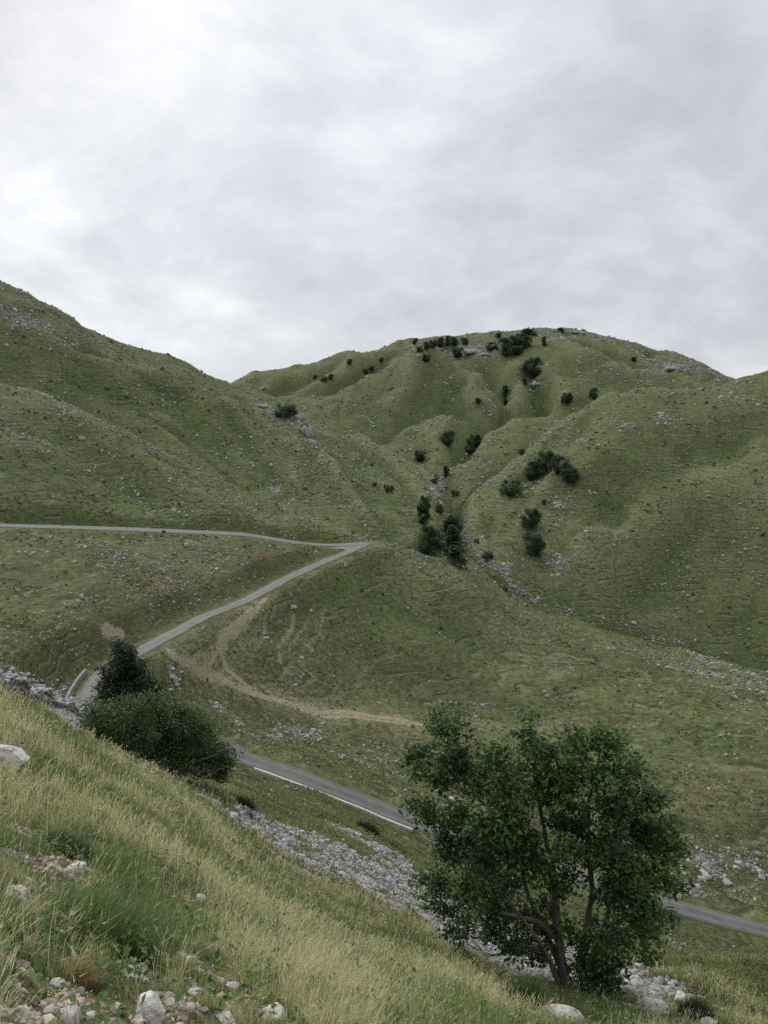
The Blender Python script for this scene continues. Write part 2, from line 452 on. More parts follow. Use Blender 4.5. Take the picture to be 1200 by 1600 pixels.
# what the camera can see of the ground (used to spend stones and grass where they show)
elev = H / rr[None, :]
runmax = np.maximum.accumulate(np.where(rr[None, :] > 1.2, elev, -9), axis=1)
VIS = elev >= runmax - .0015
PXg, PYg = proj(X, np.where(Y > .3, Y, .3), H)
INF = VIS & (Y > .3) & (PXg > -60) & (PXg < 1260) & (PYg < 1680)

# ------------------------------------------------------------------ surface make-up masks
def splat(lst, soft=1.0, rmin=1.5):
    m = np.zeros(H.shape, np.float32)
    for it in lst:
        px, py, rp, st = it[:4]
        q = hit(px, py, rmin=it[4] if len(it) > 4 else rmin)
        D = math.hypot(q[0], q[1]); rad = rp * D / 1200
        d2 = ((X - q[0]) ** 2 + (Y - q[1]) ** 2 * .6 + (H - q[2]) ** 2) / rad ** 2
        m = np.maximum(m, st * np.exp(-d2 * soft))
    return m
def along(pts, wd, amp=1.0, rmin=1.5):
    pp = [hit(*p, rmin=rmin) for p in pts]
    d, _, _, _ = seg_dist(X, Y, pp)
    return amp * np.exp(-(d / wd) ** 2)

rock_spots = [(100,455,40,.6,200),(30,500,40,.8,200),(80,540,30,.4,200),(200,610,25,.4,200),(445,650,32,1,200),(470,670,22,1,200),(485,690,16,.9,200),
 (400,632,25,.6,200),(260,625,20,.5,200),(430,765,20,.8,200),(230,650,20,.3,200),(90,640,30,.4,200),(190,720,25,.25,200),(270,790,25,.5,150),(150,740,20,.3,150),
 (730,545,35,.9,300),(690,545,22,.6,300),(770,550,22,.7,300),(830,595,20,.6,300),(870,525,28,.55,300),(930,530,28,.5,300),(1000,555,30,.5,300),(1050,572,28,.8,300),
 (1090,580,22,.6,300),(960,590,20,.4,300),(1010,595,20,.6,300),(640,545,20,.5,300),(910,640,18,.5,300),(880,620,16,.4,300),(1035,655,22,.7,200),(970,665,16,.6,200),(905,690,18,.6,200),
 (880,790,18,.7,200),(870,820,18,.6,200),(780,790,18,.6,200),(690,760,14,.7,200),(750,700,20,.5,200),(700,660,16,.3,200),(760,640,22,.35,200),
 (870,880,24,.7,200),(790,890,18,.9,200),(830,935,18,.8,200),(1060,920,28,.35,200),(1130,850,40,.25,200),(1180,900,30,.3,200),(690,745,10,.7,200),(730,820,14,.7,200),(600,640,12,.3,300),
 (520,640,14,.3,300),(460,1145,30,.8,100),(490,1150,22,.8,100),(430,1150,22,.7,100),(270,1050,14,1,95),(275,1070,14,.9,95),(340,1105,18,.6,95),(400,1150,20,.5,95),(370,1130,20,.5,95),
 (1110,1350,40,.7,60),(1170,1350,30,.7,60),(1150,1400,20,.4,60),(1080,1390,30,.6,60),(600,1190,30,.3,100),(540,1180,25,.5,100),(620,1210,20,.5,100),
 (420,1260,20,.4,20),(1060,1480,25,.7,20),(1110,1510,35,.4,20),(1010,1560,30,.9,15),(1060,1575,35,.9,15),(1020,1530,20,.5,15),(940,1210,20,.3,100),(380,1225,14,1,25),(395,1240,12,.8,25)]
M_rock = splat(rock_spots)
M_rock = np.maximum(M_rock, along([(690,745),(680,780),(715,830),(750,870),(800,915),(850,950)], 3.2, .62, 200))
M_rock = np.maximum(M_rock, along([(850,950),(930,970),(1010,990),(1060,1010),(1100,1035),(1150,1045),(1200,1065)], 2.4, .52, 200))
M_rock = np.maximum(M_rock, along([(890,650),(830,700),(770,752),(720,785)], 5, .5, 200))
M_rock = np.maximum(M_rock, along([(850,514),(900,520),(960,530),(1060,557),(1130,588)], 12, .45, 300))
M_rock = np.maximum(M_rock, along([(905,560),(980,586),(1050,600)], 6, .5, 300))
M_rock = np.maximum(M_rock, along([(0,602),(60,614),(130,645),(240,700),(330,745)], 5, .35, 200))
M_rock = np.maximum(M_rock, along([(0,445),(60,470),(110,495)], 9, .5, 300))
M_rock = np.maximum(M_rock, .22 * sstep(.12, .5, fbm(X / 60, Y / 60, 31, 3)) * sstep(100, 180, rr)[None, :])

M_track = np.zeros(H.shape, np.float32)
for pts, wd, a_ in [
   ([(270,1025),(300,1040),(350,1060),(400,1085),(470,1103),(540,1112),(620,1122),(680,1135)], 1.0, 1.1),
   ([(300,1040),(340,1055),(385,1078),(440,1097),(540,1120),(640,1132)], .9, .95),
   ([(415,935),(400,955),(370,978),(350,1000),(345,1020),(355,1045),(390,1075)], .7, 1.0),
   ([(395,950),(345,990),(340,1015)], .6, .9),
   ([(400,955),(355,1000),(320,1045)], .6, .85),
   ([(300,1030),(325,1020),(345,1000)], .5, .7), ([(285,1025),(320,1042),(350,1066),(385,1082)], .5, .9), ([(505,960),(500,985),(480,1010)], .5, .6), ([(415,965),(412,990),(405,1010)], .5, .6), ([(390,1075),(440,1085),(520,1108)], .8, .6), ([(470,1040),(500,1065),(560,1090)], .6, .5), ([(355,1045),(372,1062),(400,1078)], .6, .9),
   ([(460,960),(455,985),(435,1010),(438,1035)], .6, .8), ([(480,975),(460,1005),(445,1020)], .5, .6),
   ([(265,1015),(285,1035),(330,1058)], .9, .9),
   ([(640,1133),(700,1128),(760,1130),(830,1137)], 1.4, .45)]:
    M_track = np.maximum(M_track, along(pts, wd, a_, 90))
M_track = np.maximum(M_track, splat([(170,985,15,1.4,95),(186,990,12,1.2,95),(620,1118,40,.4,95),(640,1130,50,.38,95),(300,1035,26,.5,95),(380,1000,55,.42,95),(345,1050,45,.5,95),(450,1000,40,.32,95),(420,1080,40,.4,95),(500,1105,40,.4,95),(560,1115,40,.42,95),(250,915,22,.45,95),(275,912,14,.4,95),(390,1060,20,.3,95)]))
M_red = splat([(430,875,40,.5,100),(470,862,30,.5,100),(250,915,35,.35,100),(600,1120,60,.2,100)])
# pale dry grass on the crests, greener patches, shade painted on spur faces
M_dry = np.zeros(H.shape, np.float32)
for pts, wd, a_, rm in [([(270,1025),(350,1060),(470,1100),(620,1124),(760,1135),(900,1140)], 4.5, .9, 90), ([(415,940),(350,1010),(380,1075)], 4.5, .7, 90), ([(500,960),(450,1030),(440,1080)], 4.5, .5, 90), ([(0,600),(60,613),(130,645),(300,728),(480,808),(560,845)], 6, .6, 150), ([(600,690),(640,668),(690,657)], 6, .6, 200),
   ([(765,668),(735,705),(700,740)], 5, .4, 200), ([(950,617),(890,650),(830,697),(770,748),(715,780)], 6, .6, 200), ([(1200,700),(1100,760),(1000,830),(900,880)], 22, .6, 200),
   ([(1200,750),(1100,830),(1000,900)], 22, .6, 200),
   ([(655,557),(740,575),(780,600)], 8, .5, 300), ([(480,650),(560,690),(640,725),(690,745)], 8, .6, 200), ([(600,860),(700,900),(850,970),(1000,1020)], 9, .45, 150),
   ([(850,514),(915,568),(1050,602)], 8, .5, 300), ([(545,548),(500,561),(400,581)], 12, .4, 300)]:
    M_dry = np.maximum(M_dry, along(pts, wd, a_, rm))
M_dry = np.maximum(M_dry, splat([(400,960,60,.5,95),(470,1000,50,.45,95),(650,1135,60,.6,95),(640,930,60,.35,95),(800,1010,80,.3,95),(560,1300,30,.6,22),(500,1270,30,.5,22),(1100,1230,80,.4,90)]))
M_green_shade = splat([(900,960,50,.8,150),(960,950,50,.6,150),(1140,960,70,.7,150),(1100,1150,80,.8,90),(1190,1170,60,.7,90),(100,700,80,.4,150),(300,680,60,.4,150),(540,620,40,.2,200),(950,700,80,.4,200),
   (250,1020,30,.2,95),(560,930,60,.5,100),(1130,1540,60,.9,15),(1180,1570,50,.9,15),(450,1240,50,.6,30),(520,1265,40,.6,30),(1100,1470,30,.5,40)])
M_green_shade = np.maximum(M_green_shade, splat([(760,715,26,.9,200),(790,690,28,.9,200),(830,668,30,.9,200),(870,662,24,.8,200),(725,745,18,.8,200),(640,690,26,.6,200),(680,690,26,.6,200),(700,590,40,.7,300),(640,600,40,.6,300),(620,640,34,.6,300),  # dark green splats put shade on the spur faces turned away
   (560,640,30,.5,300),(870,590,26,.5,300),(950,575,26,.5,300),(1000,580,20,.5,300),(470,700,40,.5,200),(540,760,30,.4,200),(1000,640,60,.6,200),(880,960,60,.9,200),(230,560,90,.5,200),(300,660,90,.5,200)]))
M_green_shade = np.maximum(M_green_shade, .5 * sstep(.1, .5, fbm(X / 45, Y / 45, 41, 3)))
M_brown = splat([(100,880,110,.5,150),(300,900,110,.6,150),(200,950,130,.7,110),(420,870,60,.6,150),(80,1000,70,.5,100),(450,1130,60,.7,95),(560,1150,60,.5,95),(1120,880,110,.7,200),(1000,830,70,.5,200),(1180,800,80,.5,200),
   (1080,620,50,.6,250),(1180,700,50,.4,250),(700,1050,90,.6,120),(780,1075,70,.5,120),(950,1020,60,.5,160),(1080,960,60,.6,200),(40,640,60,.6,200),(160,680,90,.5,200),(330,770,80,.35,200),(470,800,40,.3,200),(650,610,60,.5,400),(560,1280,50,.3,22),
   (700,590,50,.4,400),(1050,1250,80,.5,85),(1150,1220,70,.4,85),(520,700,50,.35,250),(420,660,50,.4,250),(1130,1300,60,.5,80),(780,900,60,.3,200)])
# hollows greener and painted with crease shade, crests parch: both from ground curvature
def blur(A_, na, nr):
    for axx, k_ in ((0, na), (1, nr)):
        c_ = np.cumsum(np.pad(A_, [(k_ + 1, k_) if a_i == axx else (0, 0) for a_i in (0, 1)], mode='edge'), axis=axx)
        A_ = (np.take(c_, range(2 * k_ + 1, c_.shape[axx]), axis=axx) - np.take(c_, range(0, c_.shape[axx] - 2 * k_ - 1), axis=axx)) / (2 * k_ + 1)
    return A_
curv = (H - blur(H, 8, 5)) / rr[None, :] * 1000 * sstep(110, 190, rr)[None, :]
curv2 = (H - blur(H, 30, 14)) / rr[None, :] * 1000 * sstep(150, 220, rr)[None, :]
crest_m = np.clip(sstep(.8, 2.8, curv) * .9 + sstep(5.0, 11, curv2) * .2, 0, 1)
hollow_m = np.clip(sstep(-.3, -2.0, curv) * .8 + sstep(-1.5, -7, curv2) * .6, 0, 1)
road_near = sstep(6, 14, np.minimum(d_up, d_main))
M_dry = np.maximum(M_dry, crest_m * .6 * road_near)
M_green_shade = np.clip(np.maximum(M_green_shade * (1 - crest_m), hollow_m), 0, 1)
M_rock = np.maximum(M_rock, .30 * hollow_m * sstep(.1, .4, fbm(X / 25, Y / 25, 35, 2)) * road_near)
# scree of grey limestone rubble below the meadow
scree_line = [((300,1238),.7),((350,1270),1.3),((400,1298),2.0),((460,1326),3.2),((520,1350),4.0),((580,1373),4.7),((640,1396),5.2),((700,1428),5.2),((760,1462),4.4),((830,1496),3.4),((880,1522),2.4)]
SCP = [hit(*p, rmin=13.5) for p, _ in scree_line]
SCW = np.array([w_ for _, w_ in scree_line])
dS, _, sS, _ = seg_dist(X, Y, SCP)
Ls = np.concatenate([[0], np.cumsum([math.hypot(b[0] - a[0], b[1] - a[1]) for a, b in zip(SCP[:-1], SCP[1:])])])
wS = np.interp(sS, Ls, SCW)
M_scree = sstep(1.2, .55, dS / (wS * 1.35) + .42 * fbm(X / 1.3, Y / 1.3, 51, 4))
gaps = sstep(.12, .36, fbm((X + Y * .4) / 1.0 + 40, (Y - X * .4) / .5, 52, 3))
M_scree = M_scree * (1 - .78 * gaps)
# second pocket of rubble along the lower edge of the scree
M_scree = np.maximum(M_scree, along([(540,1300),(590,1325),(640,1360),(690,1400)], 1.3, 1., 20) * sstep(.5, .0, fbm(X / 1.2, Y / 1.2, 55, 2)))
M_scree = np.clip(M_scree * 1.15, 0, 1)
# bare stony soil breaking through the foreground meadow
soil_spots = [(20,1430,40,.7),(60,1410,30,.8),(150,1400,34,.7),(215,1395,16,.6),(265,1430,22,.7),(350,1480,30,.8),(440,1525,26,.7),(500,1590,40,.7),(90,1500,40,.9),(40,1530,40,.9),(540,1500,14,.5),(190,1330,14,.6),(370,1440,14,.5),(10,1260,16,.5),(60,1650,80,1),(180,1660,90,1),(300,1660,90,1),(420,1660,80,.9),(180,1590,60,.9),(20,1620,60,.9),(60,1385,40,.8),(110,1350,36,.9),(30,1340,40,.7),(600,1600,30,.4),(140,1560,45,.8),(70,1350,55,.9),(30,1300,35,.7),(120,1385,40,.8),(300,1415,28,.8),(40,1570,60,.95),(110,1570,50,.9),(220,1520,50,1),(285,1500,55,1),(330,1560,55,1),(400,1575,45,1),(270,1575,60,1),
  (10,1500,35,.6),(80,1490,40,.6),(480,1560,14,.5),(520,1590,22,.5),(160,1585,40,.9),(330,1530,30,1)]
M_soil = splat(soil_spots)
M_soil = np.clip(M_soil * (1.0 + .9 * fbm(X / .35, Y / .35, 61, 3)), 0, 1)
M_soil = np.maximum(M_soil, splat([(300,1240,10,.6),(320,1255,12,.7),(345,1275,14,.7),(1000,1550,30,.4),(960,1545,30,.5)]))

# ------------------------------------------------------------------ mesh helpers
def mesh_np(name, V, F, mat=None, smooth=False, attrs=None):
    me = bpy.data.meshes.new(name)
    V = np.ascontiguousarray(V, np.float32).reshape(-1, 3)
    F = np.ascontiguousarray(F, np.int32)
    n, k_ = F.shape
    me.vertices.add(len(V)); me.vertices.foreach_set('co', V.ravel())
    me.loops.add(n * k_); me.loops.foreach_set('vertex_index', F.ravel())
    me.polygons.add(n); me.polygons.foreach_set('loop_start', np.arange(0, n * k_, k_, dtype=np.int32))
    me.polygons.foreach_set('use_smooth', np.full(n, smooth, bool))
    me.update(calc_edges=True)
    if attrs:
        for an, av in attrs.items():
            at = me.attributes.new(an, 'FLOAT_COLOR', 'POINT')
            av = np.ascontiguousarray(av, np.float32)
            if av.shape[1] == 3: av = np.hstack([av, np.ones((len(av), 1), np.float32)])
            at.data.foreach_set('color', av.ravel())
    if mat: me.materials.append(mat)
    return me
def link(name, me, parent=None, label=None, cat=None, group=None, kind=None, loc=None):
    o = bpy.data.objects.new(name, me)
    COL.objects.link(o)
    if parent: o.parent = parent
    if label: o['label'] = label
    if cat: o['category'] = cat
    if group: o['group'] = group
    if kind: o['kind'] = kind
    if loc is not None: o.location = loc
    return o
def material(name):
    m = bpy.data.materials.new(name); m.use_nodes = True
    t = NT(m.node_tree)
    b = t.n['Principled BSDF']
    b.inputs['Roughness'].default_value = .9
    b.inputs['Specular IOR Level'].default_value = .15
    return m, t, b

# ------------------------------------------------------------------ terrain material
m_ter, t, b = material('hill_turf')
geo = t.new('ShaderNodeNewGeometry')
pos = geo.outputs['Position']
a1 = t.new('ShaderNodeAttribute', attribute_name='mask_a'); s1 = t.new('ShaderNodeSeparateColor', ins={0: a1.outputs['Color']})
a2 = t.new('ShaderNodeAttribute', attribute_name='mask_b'); s2 = t.new('ShaderNodeSeparateColor', ins={0: a2.outputs['Color']})
mk_rock, mk_track, mk_dry = s1.outputs[0], s1.outputs[1], s1.outputs[2]
mk_green_shade, mk_scree, mk_soil = s2.outputs[0], s2.outputs[1], s2.outputs[2]
mk_red = a2.outputs['Alpha']; mk_brown = a1.outputs['Alpha']
n50 = t.noise(pos, .022, 5, .6)
n8 = t.noise(pos, .16, 5, .62)
n1 = t.noise(pos, .9, 6, .68)
nf = t.noise(pos, 5.5, 5, .7)
cpos = t.vmath('MULTIPLY', pos, (.09, .09, 1.5))
nc = t.noise(cpos, 1.0, 4, .6, .25)
cpos2 = t.vmath('MULTIPLY', pos, (.25, .25, 3.6))
nc2 = t.noise(cpos2, 1.0, 3, .6, .2)
mixn = t.math('ADD', t.math('MULTIPLY', n8, .25), t.math('MULTIPLY', n1, .55))
mixn = t.math('ADD', mixn, t.math('MULTIPLY', nf, .20))
g = t.ramp(mixn, [(.36, (.042, .054, .024)), (.45, (.084, .101, .043)), (.53, (.126, .144, .064)), (.63, (.208, .208, .116))])
brown = t.ramp(n1, [(.35, (.055, .052, .030)), (.62, (.13, .118, .066))])
g = t.mix(t.math('MULTIPLY', t.step(nc, .46, .60), .6), g, brown)
g = t.mix(t.math('MULTIPLY', t.step(nc2, .50, .64), .5), g, (.045, .050, .022))
g = t.mix(t.math('MULTIPLY', t.step(n50, .50, .66), .35), g, brown)
n30 = t.noise(t.vmath('ADD', pos, (31, 77, 5)), .045, 6, .66)
g = t.mix(t.math('MULTIPLY', t.step(n30, .50, .62), .55), g, t.ramp(n1, [(.36, (.075, .098, .032)), (.62, (.165, .185, .075))]))
g = t.mix(t.math('MULTIPLY', t.step(n30, .47, .38), .45), g, t.ramp(n1, [(.36, (.026, .036, .013)), (.62, (.080, .090, .036))]))
g = t.mix(t.math('MULTIPLY', mk_brown, t.step(t.math('ADD', n1, t.math('MULTIPLY', t.math('SUBTRACT', nc, .5), .8)), .36, .62)), g, t.ramp(nf, [(.35, (.062, .052, .030)), (.65, (.135, .115, .066))]))
dryc = t.ramp(n1, [(.38, (.090, .098, .045)), (.6, (.225, .215, .120))])
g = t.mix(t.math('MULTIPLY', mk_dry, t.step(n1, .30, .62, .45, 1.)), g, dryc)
grc = t.ramp(mixn, [(.36, (.034, .049, .019)), (.50, (.070, .096, .035)), (.62, (.120, .146, .060))])
g = t.mix(t.math('MULTIPLY', mk_green_shade, .75), g, grc)
# narrow paths trodden by sheep follow the contours
sz_ = t.new('ShaderNodeSeparateXYZ', ins={0: pos}).outputs[2]
ph = t.math('ADD', t.math('MULTIPLY', sz_, 3.6), t.math('MULTIPLY', t.noise(pos, .035, 4, .6), 34.0))
sheep = t.math('MULTIPLY', t.step(t.math('SINE', ph), .55, .98), t.step(t.noise(pos, .12, 4, .65), .47, .60))
g = t.mix(t.math('MULTIPLY', sheep, .60), g, (.215, .20, .12))
sheep2 = t.math('MULTIPLY', t.step(t.math('SINE', t.math('SUBTRACT', ph, .9)), .5, .98), t.step(t.noise(pos, .12, 4, .65), .45, .58))
g = t.mix(t.math('MULTIPLY', sheep2, .62), g, (.036, .042, .016))
# tufts and little shrubs as dark freckles
vd = t.new('ShaderNodeTexVoronoi', ins={'Scale': .62, 'Randomness': 1.0}); t.l.new(pos, vd.inputs['Vector'])
frk = t.math('MULTIPLY', t.step(vd.outputs['Distance'], .34, .20), t.step(t.noise(pos, .35, 2), .50, .60))
g = t.mix(t.math('MULTIPLY', frk, .4), g, (.034, .042, .016))
# trampled pale earth
tr = t.step(t.math('ADD', mk_track, t.math('MULTIPLY', t.math('SUBTRACT', t.noise(pos, 1.6, 6, .75), .5), 3.0)), .36, .86)
g = t.mix(t.math('MULTIPLY', tr, .82), g, t.ramp(nf, [(.3, (.22, .19, .12)), (.7, (.42, .375, .26))]))
g = t.mix(t.math('MULTIPLY', mk_red, t.step(n1, .40, .60)), g, (.13, .075, .05))
# limestone showing through
vr = t.new('ShaderNodeTexVoronoi', ins={'Scale': .75, 'Randomness': 1.0}); t.l.new(t.vmath('ADD', pos, t.vmath('SCALE', t.new('ShaderNodeTexNoise', ins={'Scale': 1.6, 'Vector': pos}).outputs['Color'])), vr.inputs['Vector'])
rk = t.math('SUBTRACT', t.math('ADD', mk_rock, t.math('MULTIPLY', t.math('SUBTRACT', t.noise(pos, .55, 6, .72), .5), 2.6)), .62)
rk = t.step(rk, .0, .16)
rockc = t.ramp(t.noise(t.vmath('MULTIPLY', pos, (1, 1, 2.2)), 1.1, 6, .7), [(.34, (.075, .072, .066)), (.48, (.22, .215, .20)), (.62, (.40, .39, .37))])
g = t.mix(t.math('MULTIPLY', rk, .9), g, rockc)
# scattered pale flecks of stone everywhere
vs = t.new('ShaderNodeTexVoronoi', ins={'Scale': 1.15, 'Randomness': 1.0}); t.l.new(pos, vs.inputs['Vector'])
fl = t.math('MULTIPLY', t.step(vs.outputs['Distance'], .17, .10), t.step(t.noise(pos, .06, 5, .65), .53, .64))
g = t.mix(t.math('MULTIPLY', fl, .6), g, (.30, .29, .27))
# earth below rubble, and stony soil of the foreground
vsc = t.new('ShaderNodeTexVoronoi', ins={'Scale': 6.5, 'Randomness': 1.0}); t.l.new(pos, vsc.inputs['Vector'])
scc = t.mix(t.step(vsc.outputs['Distance'], .28, .62), (.27, .265, .255), (.07, .067, .062))
g = t.mix(mk_scree, g, scc)
soilc = t.ramp(t.noise(pos, 9, 6, .7), [(.37, (.040, .027, .019)), (.50, (.14, .10, .07)), (.62, (.34, .28, .21))])
g = t.mix(mk_soil, g, soilc)
t.l.new(g, b.inputs['Base Color'])
hgt = t.math('ADD', t.math('MULTIPLY', n1, .8), t.math('MULTIPLY', nf, .16))
hgt = t.math('ADD', hgt, t.math('MULTIPLY', nc2, .35))
hgt = t.math('ADD', hgt, t.math('MULTIPLY', rk, .25))
bp = t.new('ShaderNodeBump', ins={'Strength': .85, 'Distance': 1.0, 'Height': hgt})
t.l.new(bp.outputs[0], b.inputs['Normal'])
b.inputs['Specular IOR Level'].default_value = .05

# terrain mesh
V = np.stack([X, Y, H], -1).reshape(-1, 3)
i0 = np.arange(NA - 1)[:, None] * NR; j0 = np.arange(NR - 1)[None, :]
a_ = (i0 + j0).ravel()
F = np.stack([a_, a_ + 1, a_ + NR + 1, a_ + NR], 1)
F = F[:, ::-1]
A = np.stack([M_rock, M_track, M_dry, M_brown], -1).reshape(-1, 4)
B = np.stack([M_green_shade, M_scree, M_soil, M_red], -1).reshape(-1, 4)
# close the little hole under the camera
cen = len(V); V = np.vstack([V, [[0, 0, -1.6]]]); A = np.vstack([A, [0, 0, 0, 1]]); B = np.vstack([B, [0, 0, 0, 0]])
cidx = np.arange(NA - 1) * NR
me = mesh_np('terrain', V, F, m_ter, True, {'mask_a': A, 'mask_b': B})
me.flip_normals()
link('terrain', me, kind='structure')
del V, F, A, B
#--MARK-OBJECTS--
# ------------------------------------------------------------------ road and kerb materials
m_road, t, b = material('worn_asphalt')
geo = t.new('ShaderNodeNewGeometry'); pos = geo.outputs['Position']
at = t.new('ShaderNodeAttribute', attribute_name='lane'); sp_ = t.new('ShaderNodeSeparateColor', ins={0: at.outputs['Color']})
edge = t.math('ABSOLUTE', t.math('SUBTRACT', sp_.outputs[0], .5))
rn = t.noise(pos, .7, 5, .6); rf = t.noise(pos, 7, 4, .7)
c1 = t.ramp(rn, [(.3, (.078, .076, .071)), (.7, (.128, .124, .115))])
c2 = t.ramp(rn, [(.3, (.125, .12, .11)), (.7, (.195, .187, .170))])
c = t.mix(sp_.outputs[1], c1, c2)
tracks = t.step(t.math('ABSOLUTE', t.math('SUBTRACT', edge, .24)), .12, .02)
c = t.mix(t.math('MULTIPLY', tracks, .25), c, (.24, .23, .21))
c = t.mix(t.math('MULTIPLY', t.step(t.math('ADD', edge, t.math('MULTIPLY', t.math('SUBTRACT', t.noise(pos, 1.6, 5, .7), .5), .5)), .40, .52), .9), c, (.13, .125, .062))
c = t.mix(t.step(rf, .35, .7, 0, .25), c, (.09, .085, .08))
t.l.new(c, b.inputs['Base Color'])

def simple_mat(name, c0, c1, scale=3., rough=.9, bump=.3, sc=(1, 1, 1)):
    m, t, b = material(name)
    pos = t.new('ShaderNodeTexCoord').outputs['Object']
    p2 = t.vmath('MULTIPLY', pos, sc)
    n = t.noise(p2, scale, 6, .65)
    t.l.new(t.ramp(n, [(.33, c0), (.66, c1)]), b.inputs['Base Color'])
    b.inputs['Roughness'].default_value = rough
    bp = t.new('ShaderNodeBump', ins={'Strength': bump, 'Distance': .05, 'Height': n})
    t.l.new(bp.outputs[0], b.inputs['Normal'])
    return m
m_kerb = simple_mat('pale_concrete', (.16, .153, .135), (.28, .27, .24), 2.5)

def frame_of(line):
    T = np.gradient(line[:, :2], axis=0); T /= np.linalg.norm(T, axis=1)[:, None] + 1e-9
    return np.stack([T[:, 1], -T[:, 0]], 1)          # right-hand side of the direction of travel
def ribbon(line, offs, zofs, closed_under=0.0):
    """sheet swept along a line; offs across (m), zofs height above the line"""
    N = frame_of(line); n = len(line); k = len(offs)
    V = np.zeros((n, k, 3))
    for i, (o, dz) in enumerate(zip(offs, zofs)):
        o_ = o if np.ndim(o) else np.full(n, o)
        V[:, i, :2] = line[:, :2] + N * o_[:, None]; V[:, i, 2] = line[:, 2] + dz
    a = (np.arange(n - 1)[:, None] * k + np.arange(k - 1)[None, :]).ravel()
    F = np.stack([a, a + 1, a + k + 1, a + k], 1)
    return V.reshape(-1, 3), F
def road_mesh(name, line, half, bank, pale):
    half = half * np.ones(len(line)); bank = bank * np.ones(len(line))
    n = len(line); us = np.linspace(0, 1, 9)
    jl = half + .25 * gnoise(np.arange(n) * .31, np.zeros(n), 71); jr = half + .25 * gnoise(np.arange(n) * .31, np.ones(n) * 9.5, 72)
    offs = [np.where(u < .5, (u - .5) * 2 * jl, (u - .5) * 2 * jr) for u in us]
    zo = [.05 * (1 - (2 * u - 1) ** 2) + bank * (2 * u - 1) * half for u in us]; z00, z11 = zo[0] - .6, zo[-1] - .6
    # skirts so the edge is never a floating sheet
    offs = [-jl - .15] + offs + [jr + .15]; zo = [z00] + zo + [z11]
    V, F = ribbon(line, offs, zo)
    u_ = np.tile(np.array([0] + list(us) + [1]), n); p_ = np.repeat(pale, len(offs))
    return mesh_np(name, V, F, m_road, True, {'lane': np.stack([u_, p_, 0 * p_], 1)})
pxm, pym = proj(main[:, 0], main[:, 1], main[:, 2])
Dm = np.hypot(main[:, 0], main[:, 1])
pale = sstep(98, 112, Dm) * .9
main_r = main.copy(); main_r[:, 2] += .02
# wide bay where the two roads meet on the shoulder
half = 1.65
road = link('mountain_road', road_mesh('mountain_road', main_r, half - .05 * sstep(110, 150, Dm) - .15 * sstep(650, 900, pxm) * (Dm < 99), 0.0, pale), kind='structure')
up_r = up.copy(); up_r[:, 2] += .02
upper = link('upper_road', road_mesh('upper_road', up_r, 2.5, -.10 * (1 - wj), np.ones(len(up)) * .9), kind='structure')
# turning bay
c0 = main[-1]; bay = []
tri = [hit(578, 847, rmin=150), hit(545, 843, rmin=150), hit(500, 840, rmin=150), hit(528, 862, rmin=150), hit(540, 862, rmin=150)]
ctr = np.mean(tri, 0)
nb = 36
pts = [(0, 0, 0)]
P0, P1, P2 = main[-10][:2], main[-1][:2], up[-14][:2]
poly = []
for k in range(13):
    s_ = k / 12; poly.append((1 - s_) ** 2 * P0 + 2 * s_ * (1 - s_) * ((P0 + P2) / 2 * .4 + P1 * .6) + s_ ** 2 * P2)
poly = np.array(poly)
zt = lambda q: np.array([main_r[np.argmin(np.hypot(main[:, 0] - x, main[:, 1] - y)), 2] for x, y in q])
Vb = np.vstack([np.column_stack([poly, zt(poly) + .035]), [[P1[0], P1[1], main_r[-1, 2] + .035]]])
Fb = np.array([[k, k + 1, len(poly)] for k in range(len(poly) - 1)])
mb = mesh_np('turning_bay', Vb, Fb, m_road, True, {'lane': np.tile([.5, .9, 0], (len(Vb), 1))})
link('turning_bay', mb, kind='structure')

# pale kerb on the side nearest the camera of the lower road
sel = np.where((pxm > 385) & (Dm < 97) & (pym > 1170) & (pxm < 670))[0]
seg = main[sel]
kN = frame_of(seg)
side = np.sign(kN[len(seg) // 2] @ -seg[len(seg) // 2][:2])
o0, o1 = side * 1.72, side * 1.98
kv, kf = ribbon(seg, [o0, o0, o1, o1], [-.3, .20, .20, -.6])
me = mesh_np('kerb', kv, kf, simple_mat('kerb_stone', (.36, .345, .31), (.56, .54, .49), 2.5)); link('kerb', me, parent=road)
# concrete parapet outside the hairpin
sel = np.where((pxm < 168) & (pym > 1040) & (pym < 1110))[0]
seg = main[sel]
kN = frame_of(seg); mid = len(seg) // 2
cin = (main[sel[0] - 8][:2] + main[sel[-1] + 8][:2]) / 2
side = -np.sign(kN[mid] @ (cin - seg[mid][:2]))
o0, o1 = side * 2.6, side * 2.95
kv, kf = ribbon(seg, [o0, o0, o1, o1, o0], [-.8, .6, .6, -2.5, -2.5])
me = mesh_np('parapet', kv, kf, m_kerb)
link('roadside_parapet', me, label='low pale concrete parapet round the outside of the hairpin bend', cat='parapet')

